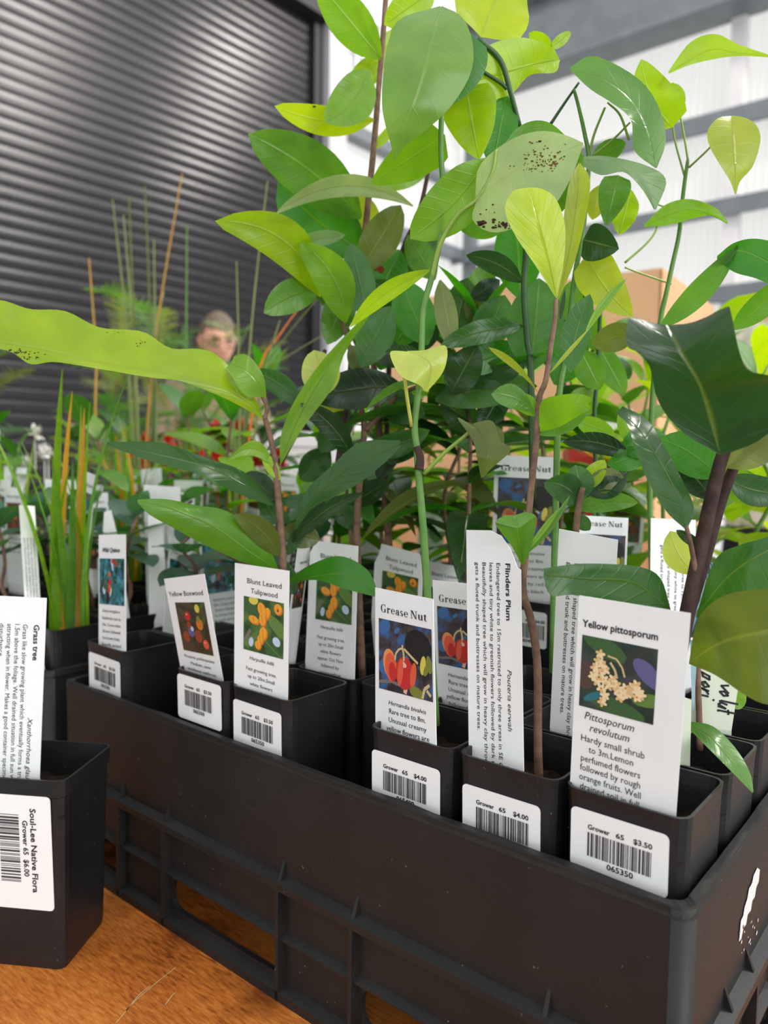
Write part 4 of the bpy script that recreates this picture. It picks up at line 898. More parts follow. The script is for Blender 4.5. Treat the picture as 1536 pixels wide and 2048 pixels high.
spots(PALE, [(1085, 315, 22, 14, 60, 1.6), (1100, 325, 14, 6, 30, 1.8), (1060, 335, 20, 8, 20, 1.2)], M_SPOT, 3); spots(PALE, [(963, 445, 5, 3, 9, 4.2), (1000, 450, 18, 4, 22, 2.6), (1010, 446, 16, 3, 10, 3.0), (975, 420, 10, 6, 4, 1.5), (1080, 283, 2, 1, 3, 2.2)], M_SPOTD, 4)
leaf(G, (975, 318), (820, 478), 105, (.372, .38), 'lg', bow=12); leaf3(G, [(995, 318), (1050, 262), (1110, 262), (1165, 320)], [(993, 312), (1040, 252), (1100, 246), (1168, 312)], [(998, 322), (1050, 290), (1110, 285), (1160, 330)], [.372, .375, .37, .365], 'mg')
leaf(G, (1160, 300), (1095, 440), 90, (.37, .368), 'mg', bow=-14)
leaf3(G, [(814, 706), (840, 712), (862, 730), (852, 782)], [(812, 703), (780, 705), (800, 750), (838, 770), (850, 783)], [(815, 702), (850, 700), (892, 692), (888, 740), (854, 784)], [.376, .374, .372, .376], 'py', -.003, .003)
leaf3(G, [(946, 848), (968, 880), (975, 915), (965, 955)], [(944, 850), (915, 836), (945, 880), (955, 920), (962, 956)], [(948, 846), (985, 842), (1000, 880), (1022, 900), (985, 935), (966, 956)], [.372, .366, .362, .366], 'ol', .002, -.003)
leaf(G, (860, 540), (700, 655), 40, (.38, .40), 'lime', bow=-14, shape='lan')
leaf(G, (835, 700), (770, 705), 26, .40, 'dk'); leaf(G, (880, 560), (905, 700), 46, .43, 'gr')

# --- fifth cell: tulipwood with long wavy leaves
D = plant(P(570, 1400, .452), 'tulipwood seedling with a very long wavy leaf reaching out to the side', name='tulipwood_plant')
stem(D, [(570, 1400, .452), (568, 1250, .45), (566, 1140, .45), (562, 1060, .448), (556, 990, .447), (552, 940, .446), (546, 900, .446), (537, 860, .444), (528, 832, .44)], .0026, .0015, M_STEMB)
stem(D, [(530, 838, .44), (534, 815, .44), (527, 800, .438), (520, 785, .436)], .0012, .0008, M_STEMB, 'twig')
LONG = leaf3(D, [(528, 838), (490, 800), (430, 770), (330, 748), (200, 728), (100, 702), (0, 684), (-110, 670)], [(526, 836), (500, 780), (440, 715), (400, 698), (340, 696), (285, 663), (200, 655), (130, 622), (60, 618), (0, 600), (-110, 590)], [(529, 840), (480, 812), (430, 788), (360, 762), (300, 755), (200, 738), (110, 724), (60, 728), (10, 700), (-110, 690)], [.44, .432, .424, .415, .405, .398, .392, .388], 'lime', .012, -.006, 44)
spots(LONG, [(40, 705, 18, 4, 26, 1.5), (60, 715, 14, 2, 14, 1.4), (283, 685, 5, 4, 8, 1.2), (230, 664, 20, 3, 6, 1.0)], M_SPOTD, 5)
leaf3(D, [(531, 795), (515, 765), (490, 740), (460, 728)], [(530, 795), (490, 790), (465, 755), (452, 735)], [(533, 796), (528, 755), (508, 722), (488, 708), (468, 712)], [.436, .43, .426, .43], 'lg', -.004, .002)
leaf3(D, [(548, 1010), (480, 965), (400, 930), (300, 905), (214, 887)], [(548, 1008), (490, 945), (410, 915), (320, 885), (214, 884)], [(548, 1014), (470, 985), (400, 950), (300, 922), (214, 890)], [.448, .435, .42, .41, .405], 'dg', .008, -.004)
leaf3(D, [(558, 1142), (500, 1105), (430, 1055), (350, 1020), (275, 1002)], [(558, 1140), (530, 1085), (460, 1025), (390, 1010), (330, 998), (275, 999)], [(558, 1145), (480, 1122), (400, 1085), (340, 1052), (300, 1030), (275, 1005)], [.45, .435, .42, .41, .405], 'mg', .004, -.004)
leaf(D, (558, 1112), (469, 1028), 50, (.447, .425), 'ol', bow=-12); leaf(D, (548, 938), (456, 922), 34, (.447, .435), 'lg', bow=-34, shape='lan')
leaf3(D, [(560, 930), (590, 850), (640, 760), (700, 680), (758, 598)], [(560, 926), (562, 870), (590, 800), (650, 715), (720, 640), (758, 596)], [(561, 930), (610, 850), (665, 775), (690, 705), (730, 645), (759, 600)], [.447, .442, .436, .43, .43], 'lg', .006, -.004)
leaf(D, (560, 960), (525, 905), 26, .445, 'lime'); leaf(D, (552, 1000), (492, 945), 50, (.452, .46), 'dk'); leaf(D, (558, 1050), (520, 985), 40, (.455, .46), 'dg'); leaf(D, (562, 1000), (628, 1010), 30, (.452, .45), 'bd')
leaf3(D, [(588, 1058), (640, 985), (710, 930), (800, 890)], [(588, 1052), (610, 985), (660, 935), (720, 885), (800, 880)], [(590, 1060), (660, 1000), (720, 965), (770, 925), (802, 893)], [.45, .44, .432, .43], 'dg', .004, -.004)
leaf(D, (585, 1085), (728, 985), 40, (.452, .435), 'dk', bow=14, shape='lan'); leaf(D, (562, 1060), (640, 1080), 55, (.46, .465), 'ol')
leaf3(D, [(568, 1168), (620, 1155), (690, 1150), (756, 1190)], [(568, 1164), (620, 1130), (680, 1112), (735, 1140), (758, 1190)], [(568, 1170), (630, 1160), (690, 1178), (756, 1195)], [.45, .43, .415, .41], 'sg', .004, -.003)
leaf(D, (566, 1120), (588, 1190), 34, .455, 'dg'); leaf(D, (575, 1110), (612, 1040), 30, .458, 'dg', shape='lan')

# --- second-row tulipwood with dark stems
E_ = plant(P(725, 1370, .492), 'dark tulipwood seedling with brown forked stems behind the long-leaved one', name='tulipwood_plant')
stem(E_, [(725, 1370, .492), (716, 1150, .49), (714, 1040, .49), (722, 930, .488), (728, 850, .486), (712, 770, .484), (700, 700, .482), (688, 655, .48), (672, 610, .48)], .0026, .0012, M_STEMB)
stem(E_, [(730, 860, .486), (760, 830, .484), (800, 790, .482), (860, 765, .48), (940, 755, .478)], .0020, .0010, M_STEMB, 'branch'); stem(E_, [(560, 925, .46), (585, 880, .462), (608, 838, .465), (630, 790, .47), (650, 700, .475)], .0019, .0013, M_STEMD, 'branch')
stem(E_, [(672, 960, .495), (680, 900, .495), (690, 840, .495), (698, 780, .495), (702, 720, .495)], .0022, .0018, M_STEMD, 'branch')
for sp in (((640, 800), (628, 700), 78, (.455, .46), 'py', dict(bow=-8)), ((605, 815), (498, 742), 46, (.462, .46), 'dg', dict(bow=-12)), ((705, 918), (600, 806), 48, (.455, .44), 'dk', dict(bow=-14)), ((805, 772), (622, 796), 82, (.47, .46), 'dd', dict(bow=-6)),
           ((690, 470), (596, 482), 30, .46, 'bl', {}), ((692, 645), (600, 484), 78, (.47, .45), 'lg', dict(bow=-22)), ((640, 575), (527, 626), 66, (.475, .46), 'mg', dict(bow=-8)), ((642, 592), (430, 442), 88, (.475, .44), 'lime', dict(bow=-46)),
           ((735, 640), (702, 486), 64, (.47, .465), 'bg', dict(wave=.12)), ((722, 735), (782, 612), 72, (.455, .45), 'bg', {}), ((700, 690), (735, 760), 40, .47, 'ol', {}), ((720, 545), (802, 410), 76, (.48, .475), 'ol', {}), ((800, 500), (750, 600), 80, (.50, .5), 'sg', {}, (762, 538, 2, 2, 5, 7)),
           ((870, 800), (1075, 772), 74, (.46, .44), 'dg', dict(bow=8)), ((900, 790), (955, 690), 72, (.44, .43), 'dk', dict(wave=.2)), ((1045, 652), (880, 692), 48, (.43, .42), 'dg', dict(wave=.25, bow=-8)), ((1045, 690), (900, 745), 60, (.45, .44), 'sg', {}), ((940, 770), (1060, 715), 54, (.45, .44), 'dg', {}),
           ((720, 640), (800, 735), 70, (.50, .49), 'dk', {}), ((760, 740), (790, 640), 70, (.5, .5), 'sg', {}), ((700, 820), (640, 905), 60, (.50, .5), 'dg', {}), ((800, 860), (755, 960), 46, (.5, .5), 'dk', {}), ((720, 900), (860, 860), 52, (.48, .46), 'dg', dict(bow=-10)), ((740, 920), (850, 890), 44, (.49, .48), 'dk', {}),
           ((660, 900), (600, 960), 60, (.53, .53), 'dg', {}), ((700, 1010), (780, 960), 46, (.5, .49), 'dk', {}), ((716, 1060), (660, 1000), 40, (.5, .5), 'dg', {}), ((760, 560), (735, 700), 60, .505, 'dg', {}), ((640, 850), (690, 800), 60, .5, 'ly', {}), ((855, 690), (800, 560), 84, (.47, .47), 'sg', {}), ((830, 640), (745, 560), 60, (.49, .48), 'dg', {}), ((905, 690), (935, 555), 76, (.47, .46), 'dg', dict(wave=.15)), ((960, 700), (1010, 590), 80, (.46, .45), 'bg', {}), ((880, 640), (800, 700), 66, (.5, .5), 'dk', {}), ((820, 760), (905, 705), 64, (.47, .46), 'dg', {}), ((925, 640), (985, 520), 58, (.49, .49), 'mg', {}),
           ((790, 690), (860, 620), 62, (.49, .48), 'sg', dict(bow=8)), ((700, 560), (655, 690), 66, (.49, .48), 'mg', dict(wave=.15)), ((1000, 680), (930, 600), 56, (.47, .46), 'ol', {}), ((870, 560), (815, 470), 58, (.5, .5), 'mg', {}), ((760, 800), (850, 830), 70, (.49, .47), 'dg', {}), ((960, 860), (880, 800), 62, (.48, .47), 'dg', {}), ((1010, 770), (960, 860), 60, (.47, .46), 'dk', {})):
    o = leaf(E_, sp[0], sp[1], sp[2], sp[3], sp[4], **sp[5])
    if len(sp) > 6: spots(o, [sp[6]], M_GNAW, 8)

# --- tall pale-stemmed tulipwood behind, reaching out of the picture
T_ = plant(P(800, 1330, .535), 'tall pale-stemmed tulipwood whose top rises out of view', name='tulipwood_plant')
stem(T_, [(800, 1330, .535), (770, 1000, .525), (745, 700, .515), (728, 520, .50), (735, 420, .495), (748, 290, .49), (757, 180, .485), (765, 90, .48), (774, -40, .475)], .0026, .0016, M_STEMB)
stem(T_, [(770, 1000, .525), (780, 700, .51), (800, 520, .505), (832, 440, .50), (848, 385, .50), (862, 310, .50)], .0018, .0013, M_STEMD, 'branch')
for sp in (((762, 118), (632, -40), 82, (.48, .46), 'lg', {}), ((748, 240), (549, 212), 56, (.485, .47), 'yg', dict(bow=14), (628, 208, 1, 2, 4, 5)), ((738, 140), (650, 246), 86, (.475, .46), 'lg', dict(bow=14)), ((770, 110), (690, 190), 50, .49, 'lime', {}), ((722, 436), (496, 268), 112, (.49, .46), 'mg', dict(bow=-14)),
           ((826, 412), (548, 430), 46, (.485, .45), 'pl', dict(bow=-46, shape='lan')), ((728, 505), (556, 362), 132, (.50, .49), 'sg', dict(bow=10)), ((745, 300), (800, 240), 20, .49, 'lime', {}), ((870, 300), (745, 372), 78, (.5, .49), 'lg', {}), ((848, 390), (900, 470), 60, (.5, .5), 'dg', {}), ((830, 470), (880, 400), 50, .505, 'mg', {}), ((760, 470), (690, 380), 60, .51, 'ly', {}),
           ((800, 540), (880, 480), 70, .51, 'dg', {}), ((765, 110), (790, 60), 34, .49, 'lime', {})):
    o = leaf(T_, sp[0], sp[1], sp[2], sp[3], sp[4], **sp[5])
    if len(sp) > 6: spots(o, [sp[6]], M_SPOTD, 8)

# --- two vines at the back right
V1 = plant(P(1105, 1345, .43), 'green vine stem carrying glossy arched leaves against the pale wall', name='grease_nut_plant')
stem(V1, [(1105, 1345, .43), (1112, 1000, .425), (1118, 800, .42), (1130, 720, .42), (1142, 620, .418), (1152, 540, .415), (1165, 470, .412), (1172, 400, .41), (1178, 320, .408), (1170, 270, .406), (1158, 215, .405), (1148, 178, .404)], .0020, .0009, M_STEMG)
stem(V1, [(1178, 315, .408), (1188, 270, .405), (1210, 215, .40)], .0008, .0006, M_PETG, 'petiole'); stem(V1, [(1100, 250, .412), (1130, 205, .408), (1158, 165, .404)], .0009, .0006, M_STEMDG, 'petiole')
stem(V1, [(1185, 312, .408), (1225, 280, .403), (1260, 245, .40)], .0007, .0005, M_PETG, 'petiole'); stem(V1, [(1258, 280, .40), (1240, 230, .40), (1215, 205, .40)], .0007, .0005, M_PETG, 'petiole')
stem(V1, [(955, 78, .39), (1000, 120, .392), (1020, 180, .395), (1040, 255, .40)], .0016, .0012, M_STEMDG, 'branch'); stem(V1, [(1040, 255, .40), (1052, 480, .42), (1048, 580, .425), (1055, 680, .43), (1062, 740, .43), (1066, 1000, .44)], .0016, .0020, M_STEMDG, 'branch'); stem(V1, [(960, 140, .392), (1000, 165, .394), (1014, 178, .395)], .0010, .0010, M_STEMDG, 'branch')
leaf3(V1, [(1312, 336), (1295, 260), (1262, 200), (1210, 160), (1140, 138)], [(1310, 336), (1268, 300), (1262, 240), (1222, 205), (1180, 178), (1140, 140)], [(1314, 336), (1332, 280), (1318, 215), (1285, 165), (1230, 128), (1180, 112), (1140, 135)], [.395, .39, .385, .385, .39], 'gg', -.004, .006)
leaf(V1, (1345, 255), (1282, 118), 100, (.41, .405), 'lime', bow=12, shape='heart'); leaf(V1, (1345, 240), (1345, 165), 50, .42, 'lime')
leaf3(V1, [(1148, 318), (1200, 322), (1260, 345), (1310, 418)], [(1148, 315), (1210, 312), (1290, 330), (1332, 360), (1312, 420)], [(1150, 322), (1200, 350), (1250, 345), (1290, 385), (1308, 420)], [.39, .385, .385, .392], 'bl', .004, -.004)
leaf(V1, (1182, 318), (1252, 285), 42, .41, 'mg'); leaf(V1, (1236, 350), (1212, 452), 66, (.41, .41), 'gg', shape='heart'); leaf(V1, (1262, 380), (1238, 470), 50, .42, 'lime', wave=.2); leaf(V1, (1200, 370), (1185, 440), 40, .425, 'ly')
leaf(V1, (1166, 480), (1238, 498), 78, (.40, .395), 'dk', shape='heart'); leaf(V1, (1172, 510), (1266, 634), 92, (.41, .405), 'ly', shape='heart', bow=-8); leaf(V1, (1275, 660), (1184, 690), 58, (.42, .43), 'ol'); leaf(V1, (1140, 745), (1180, 588), 58, (.40, .395), 'bg', bow=8); leaf(V1, (1160, 700), (1200, 780), 60, .43, 'mg')
leaf(V1, (1062, 742), (1078, 556), 116, (.44, .43), 'bg'); leaf(V1, (1045, 565), (932, 510), 44, (.43, .43), 'dk', bow=-10); leaf(V1, (1042, 600), (1030, 415), 96, .48, 'sg'); leaf(V1, (1130, 640), (1150, 560), 50, .44, 'mg'); leaf(V1, (1110, 770), (1160, 660), 80, .45, 'sg'); leaf(V1, (940, 600), (1000, 560), 40, .46, 'dd'); leaf(V1, (1010, 460), (900, 420), 70, .44, 'mg')
leaf(V1, (990, 440), (860, 440), 60, .45, 'lg', bow=-10); leaf(V1, (1150, 840), (1230, 870), 40, .44, 'lg')
V2 = plant(P(1310, 1330, .455), 'thin wiry vine with a yellow-green heart leaf dangling before the girts', name='grease_nut_plant')
stem(V2, [(1310, 1330, .455), (1300, 1000, .45), (1305, 800, .445), (1320, 650, .442), (1332, 590, .44), (1345, 530, .438), (1358, 470, .436), (1364, 410, .434), (1370, 360, .432), (1376, 320, .43)], .0017, .0010, M_STEMG)
stem(V2, [(1376, 322, .43), (1368, 270, .43), (1358, 220, .43)], .0006, .0005, M_PETG, 'petiole'); stem(V2, [(1370, 355, .432), (1352, 290, .43), (1345, 250, .43)], .0006, .0005, M_PETG, 'petiole'); stem(V2, [(1378, 335, .43), (1420, 295, .42), (1458, 252, .412)], .0006, .0005, M_PETG, 'petiole')
stem(V2, [(1342, 568, .44), (1320, 560, .438), (1285, 548, .435), (1250, 535, .43)], .0006, .0005, M_PETG, 'petiole'); stem(V2, [(1250, 525, .43), (1290, 490, .43), (1310, 465, .43), (1316, 445, .43)], .0007, .0005, M_PETG, 'petiole'); stem(V2, [(1350, 408, .43), (1330, 413, .43), (1312, 408, .43)], .0005, .0004, M_PETG, 'petiole')
leaf3(V2, [(1464, 232), (1467, 280), (1470, 335), (1471, 388)], [(1462, 232), (1436, 236), (1416, 260), (1418, 290), (1440, 330), (1460, 362), (1470, 389)], [(1466, 231), (1492, 236), (1514, 252), (1521, 282), (1506, 332), (1481, 362), (1472, 389)], [.412, .405, .402, .405], 'ly', -.003, .003)
leaf3(V2, [(1540, 112), (1470, 105), (1420, 100), (1337, 146)], [(1540, 110), (1480, 90), (1430, 68), (1380, 85), (1336, 144)], [(1540, 115), (1480, 112), (1430, 118), (1380, 130), (1337, 148)], [.40, .405, .41, .41], 'lime')
leaf3(V2, [(1288, 452), (1340, 430), (1390, 420), (1455, 446)], [(1288, 450), (1330, 410), (1380, 398), (1430, 415), (1456, 444)], [(1290, 454), (1340, 450), (1390, 436), (1425, 432), (1455, 449)], [.43, .425, .42, .42], 'lg')
leaf(V2, (1318, 658), (1478, 488), 52, (.40, .37), 'gg', bow=-8, shape='lan'); leaf3(V2, [(1434, 515), (1480, 500), (1530, 520), (1600, 560)], [(1434, 512), (1470, 485), (1520, 478), (1600, 500)], [(1434, 520), (1470, 545), (1520, 560), (1600, 600)], [.38, .37, .365, .36], 'sg')
leaf(V2, (1462, 660), (1590, 545), 52, (.39, .37), 'mg', bow=-4)
V3 = plant(P(1212, 1300, .50), 'dark thin upright stem beside the vine, carrying a few leaves', name='grease_nut_plant')
stem(V3, [(1212, 1300, .50), (1190, 880, .49), (1194, 760, .488), (1200, 640, .485), (1206, 560, .48), (1215, 500, .478)], .0016, .0010, M_STEMDG)
leaf(V3, (1205, 680), (1280, 640), 40, .49, 'gg'); leaf(V3, (1195, 690), (1250, 790), 50, .50, 'gg'); leaf(V3, (1190, 780), (1140, 830), 60, .5, 'lg'); leaf(V3, (1192, 700), (1150, 600), 60, .5, 'mg')

# --- second pot of the second row: whorl of small glossy leaves
W_ = plant(P(1150, 1470, .40), 'small seedling with a whorl of glossy dark leaves behind the sideways labels', name='plum_seedling')
stem(W_, [(1150, 1470, .40), (1150, 1200, .395), (1152, 1065, .39), (1160, 1000, .388), (1166, 975, .387)], .0022, .0014, M_STEMB); stem(W_, [(1212, 940, .40), (1235, 905, .40), (1262, 872, .40)], .0014, .0009, M_STEMB, 'twig'); stem(W_, [(1153, 1060, .392), (1180, 985, .396), (1213, 938, .40)], .0016, .0013, M_STEMB, 'twig')
for b, tp, w_, c, k in (((1160, 1010), (1088, 965), 62, 'dg', dict(bow=-14)), ((1166, 1000), (1150, 930), 60, 'bg', {}), ((1168, 985), (1256, 942), 46, 'dk', dict(bow=-12)), ((1150, 1018), (1276, 1005), 42, 'mg', dict(bow=8)), ((1262, 912), (1125, 884), 44, 'dd', dict(bow=-12)), ((1165, 980), (1210, 920), 40, 'lime', {}), ((1215, 930), (1300, 905), 50, 'sg', {}), ((1262, 890), (1240, 820), 30, 'lg', {}), ((1180, 1060), (1150, 1030), 30, 'dg', {}), ((1240, 900), (1330, 870), 66, 'sg', {}), ((1250, 960), (1180, 955), 44, 'gr', {})):
    leaf(W_, b, tp, w_, .39, c, **k)
U_ = plant(P(1395, 1480, .375), 'shrub in the pot behind the corner pot, one pale strap leaf drooping over the rim', name='pittosporum_plant')
stem(U_, [(1400, 1500, .372), (1398, 1420, .372), (1396, 1340, .372), (1400, 1290, .372), (1420, 1180, .372)], .0016, .0011, M_STEMB)
leaf3(U_, [(1370, 1446), (1420, 1475), (1460, 1520), (1506, 1584)], [(1370, 1442), (1425, 1452), (1470, 1495), (1500, 1545), (1507, 1584)], [(1370, 1450), (1410, 1490), (1450, 1530), (1505, 1586)], [.345, .325, .315, .31], 'gg', .004, -.004)
leaf(U_, (1396, 1330), (1470, 1390), 50, .375, 'mg'); leaf(U_, (1440, 1400), (1490, 1380), 60, .38, 'lg')
# ------------------------------------------------------------------ the rest of the nursery stock
def unit_leaf(shape, ratio, droop, fold=.2, n=9):
    mid, le, ri = [], [], []
    for i in range(n):
        q = i/(n-1); m = Vector((0, q*(1-.12*droop*q), -droop*q*q*.5)); f = prof(shape, q)*ratio/2
        mid.append(m); le.append(m+Vector((-f, 0, f*fold))); ri.append(m+Vector((f, 0, f*fold)))
    return ribbon_mesh(mid, le, ri, (0, 0, 0), .05, 1)
UL = {'lan': [unit_leaf('lan', .26, .5), unit_leaf('lan', .30, .9, .3)], 'ell': [unit_leaf('ell', .46, .5), unit_leaf('ell', .52, .8)], 'obo': [unit_leaf('obo', .42, .3), unit_leaf('obo', .46, .7)], 'heart': [unit_leaf('heart', .74, .6), unit_leaf('heart', .66, 1.0)], 'round': [unit_leaf('ell', .74, .2), unit_leaf('ell', .68, .5)]}
def seedling(kind, h, seed, label, group, cols, nl=11, ll=.07, mat=None, name='seedling', wig=.012, lo=.25):
    """generic seedling at the origin: a wandering stem with spirally set leaves"""
    r = random.Random(seed); t = empty(name, (0, 0, 0), label, 'plant', group)
    pts = [Vector((0, 0, 0))]
    for k in range(1, 7): pts.append(Vector((r.uniform(-wig, wig)*k/3, r.uniform(-wig, wig)*k/3, h*k/6)))
    mb = MB(); pp = catmull(pts, 14); mb.tube(pp, [.0021-.0011*k/13 for k in range(14)], 6); mb.build('stem', mat or M_STEMB, t, True)
    az = r.uniform(0, 6)
    for k in range(nl):
        q = lo+(1-lo)*(k+.5)/nl; p = pp[min(13, int(q*13))]; az += 2.4+r.uniform(-.4, .4); top = q > .85
        o = put_leaf(t, r.choice(UL[kind]), r.choice(cols), jit=.2); L = ll*r.uniform(.7, 1.2)*(.75 if top else 1)
        o.location = p; o.rotation_euler = (r.uniform(.9, 1.25) if top else r.uniform(-.1, .7), r.uniform(-.3, .3), az); o.scale = (L, L, L)
    return t
blade_me = []
for q in range(3):
    r = random.Random(q); mid, le, ri = [], [], []
    for i in range(9):
        s_ = i/8; m = Vector((0, (.05+.1*q)*s_*s_, s_)); f = .006*(1-s_**3)+.0004
        mid.append(m); le.append(m+Vector((-f, -.003, 0))); ri.append(m+Vector((f, -.003, 0)))
    blade_me.append(ribbon_mesh(mid, le, ri, (0, 0, 0), 0, 1))
def grass(h, seed, label, group, n=22, cols=('mg', 'lg', 'gg', 'lime'), spread=.22, name='grass_clump', orange=.12):
    r = random.Random(seed); t = empty(name, (0, 0, 0), label, 'plant', group)
    for k in range(n):
        c = (206, 150, 50) if r.random() < orange else r.choice(cols)
        o = put_leaf(t, r.choice(blade_me), c, 'blade', .15); L = h*r.uniform(.55, 1.05); w = .55*r.uniform(.7, 1.3)/1
        o.location = (r.uniform(-.012, .012), r.uniform(-.012, .012), 0); o.rotation_euler = (r.uniform(-.1, spread), r.uniform(-.08, .08), r.uniform(0, 6.28)); o.scale = (w*.9, L, L)
    return t
def feather(h, seed, label, group, cols, name='wattle_seedling', nf=9):
    r = random.Random(seed); t = empty(name, (0, 0, 0), label, 'plant', group)
    mb = MB(); pp = catmull([Vector((r.uniform(-.02, .02)*k, r.uniform(-.02, .02)*k, h*k/4)) for k in range(5)], 12); mb.tube(pp, [.0018-.001*k/11 for k in range(12)], 5); mb.build('stem', M_STEMG, t, True)
    for k in range(nf):
        p = pp[3+int(8*k/nf)]; az = k*2.4+r.uniform(-.4, .4); L = h*r.uniform(.28, .45); V = []; Fc = []
        d = Vector((math.cos(az), math.sin(az), r.uniform(.3, .9))).normalized(); sd = d.cross(Vector((0, 0, 1))).normalized(); up = sd.cross(d)
        for j in range(26):
            q = (j+1)/27; b = p+d*(L*q)-Vector((0, 0, .25*L*q*q))
            for s_ in (-1, 1):
                ln = L*.22*math.sin(PI*min(1, q*.9+.1))+.004; e = b+(sd*s_+d*.5+up*r.uniform(-.4, .4)).normalized()*ln; wv = d*.0016; o = len(V)
                V += [b-wv, b+wv, e+wv*.3, e-wv*.3]; Fc.append((o, o+1, o+2, o+3))
        me = bpy.data.meshes.new('frond'); me.from_pydata(V, [], Fc); me.materials.append(LEAF); me.uv_layers.new(name='UVMap')
        tag(put_leaf(t, me, r.choice(cols), 'frond', .2), kind='stuff')
    return t
def flowering(h, seed, label, group, mat_f, nfl=5, name='flowering_seedling'):
    t = seedling('ell', h, seed, label, group, ('mg', 'lg', 'dg'), 10, .055, M_STEMG, name)
    r = random.Random(seed+1)
    for k in range(nfl):
        c = Vector((r.uniform(-.045, .045), r.uniform(-.045, .045), h*r.uniform(.75, 1.08))); mb = MB()
        for j in range(26):
            a = r.uniform(0, 6.28); e = r.uniform(-.5, 1.5); d = Vector((math.cos(a)*math.cos(e), math.sin(a)*math.cos(e), math.sin(e))); s_ = d.cross(Vector((.3, .2, 1))).normalized()*.0042
            mb.add([c, c+d*.009+s_, c+d*.017, c+d*.009-s_], [(0, 1, 2, 3)])
        mb.tube([c-Vector((0, 0, .05)), c], .0009, 5); mb.build('flower', mat_f, t)
    return t
M_REDF = simple('red_petals', (196, 44, 34), .5, .4, .25, 80); M_WHITEF = simple('white_petals', (236, 232, 226), .5, .4, .05, 80)

# label prototypes, upright at the origin
def proto_label(kind, label, group):
    t, mf = card('plant_label', ((-.0175, 0, .100), (.0175, 0, .100), (.0175, 0, .0), (-.0175, 0, .0)), 35, 100, 14, label, group)
    off = t.location.copy(); 
    if kind == 'text': text_part('lettering', t, [(s_, x_*1.15, 12, 2.1, dict(fit=f_*.8, down=1)) for s_, x_, y_, f_ in FL], mf, M_GREYINK)
    else:
        picture(t, mf, kind, 3, 16, 29, 32, 31); text_part('lettering', t, [L_({'quince': 'Wild Quince', 'rust': 'Red Ash', 'blunt': 'Tulipwood', 'nut': 'Grease Nut', 'box': 'Boxwood'}[kind], 17.5, 11, 3, 24)]+[L_(s_, 17.5, 54+4.5*k, 2.1, f_) for k, (s_, f_) in enumerate((('Rainforest tree to', 24), ('10m. Cream white', 24), ('flowers followed', 23), ('by brown fruits.', 22)))], mf)
    return t
PROTO = {}
def use(key, make, loc, rz=0, sc=1, tilt=(0, 0), label=None):
    """first call builds the thing and places it, later calls copy it with all its parts"""
    if key not in PROTO: PROTO[key] = make(); PLACE.append((key, PROTO[key], loc, rz, sc, tilt, label)); return
    PLACE.append((key, None, loc, rz, sc, tilt, label))
PLACE = []
def settle():
    for key, o, loc, rz, sc, tilt, label in PLACE:
        src = PROTO[key]; o = o or copy_tree(src)
        o.location = loc; o.rotation_euler = (tilt[0], tilt[1], rz); o.scale = (sc, sc, sc)
        if label: o['label'] = label; o['group'] = label
    PLACE.clear()

WHERE = {'main': 'in the rear rows of the front tray', 'left': 'in the tray beside the loose pot', 'back': 'in the tray behind the tall vines', 'backleft': 'in the tray behind the tulipwoods', 'far': 'in the tray nearest the shutter', 'farback': 'in the tray before the man', 'thirdleft': 'in the rearmost tray by the foam box'}
NOW = ['main', '']
ANCHOR = ['corner pot', 'Flinders Plum pot', 'front Grease Nut pot', 'first empty cell', 'front Tulipwood pot', 'Yellow Boxwood pot', 'second empty cell', 'blue-photo label pot']
ROWN = ['front', 'second', 'third', 'fourth', 'last']
def bpot(x, y, z=POTZ):
    w_ = NOW[1] or WHERE[NOW[0]]
    return pot(x, y, z, 'plain black tube pot '+w_, 'tube pots '+WHERE[NOW[0]])
R_ = random.Random(2024)
DARK = ('dg', 'dk', 'dg', 'mg', 'sg', 'ol'); MIDC = ('mg', 'lg', 'dg', 'gg', 'sg'); LIMEC = ('lime', 'lg', 'yg', 'mg'); BLUEC = ((60, 98, 74), (46, 82, 60), (72, 108, 80), 'bg')
LB = {'tul': 'dark tulipwood seedling', 'lime': 'bright lime-leaved seedling', 'mid': 'leafy mid-green seedling', 'blue': 'low round-leaved blue-green seedling', 'heart': 'heart-leaved seedling', 'grass': 'green grass clump', 'tallgrass': 'tall wiry grass clump', 'feather': 'feathery wattle seedling', 'red': 'red-flowered seedling', 'white': 'white-flowered seedling'}
def stock(kind, x, y, z, v=None, sc=1.0):
    v = R_.randrange(3) if v is None else v; key = kind+str(v); rz = R_.uniform(0, 6.28); l = LB[kind]; g = l; s = v*13+5
    mk = {'tul': lambda: seedling('lan', .26, s, l, g, DARK, 20, .085, M_STEMB, 'tulipwood_seedling', lo=.42), 'lime': lambda: seedling('obo', .24, s, l, g, LIMEC, 13, .085, M_STEMG, 'lime_seedling'), 'mid': lambda: seedling('ell', .2, s, l, g, MIDC, 14, .06, M_STEMB, 'leafy_seedling'),
          'blue': lambda: seedling('round', .10, s, l, g, BLUEC, 8, .038, M_STEMB, 'round_leaved_seedling', lo=.6), 'heart': lambda: seedling('heart', .24, s, l, g, ('mg', 'lg', 'gg', 'dg'), 10, .07, M_STEMG, 'heart_leaved_seedling'), 'grass': lambda: grass(.19, s, l, g, 16), 'tallgrass': lambda: grass(.40, s, l, g, 9, ('gr', 'mg', 'ol'), .13, 'tall_grass', .2),
          'feather': lambda: feather(.38, s, l, g, ('gg', 'mg', 'bg', 'gr')), 'red': lambda: flowering(.16, s, l, g, M_REDF), 'white': lambda: flowering(.18, s, l, g, M_WHITEF)}[kind]
    use(key, mk, (x, y, z), rz, sc*R_.uniform(.9, 1.1), label=(LB[kind]+' '+(NOW[1] or WHERE[NOW[0]])))
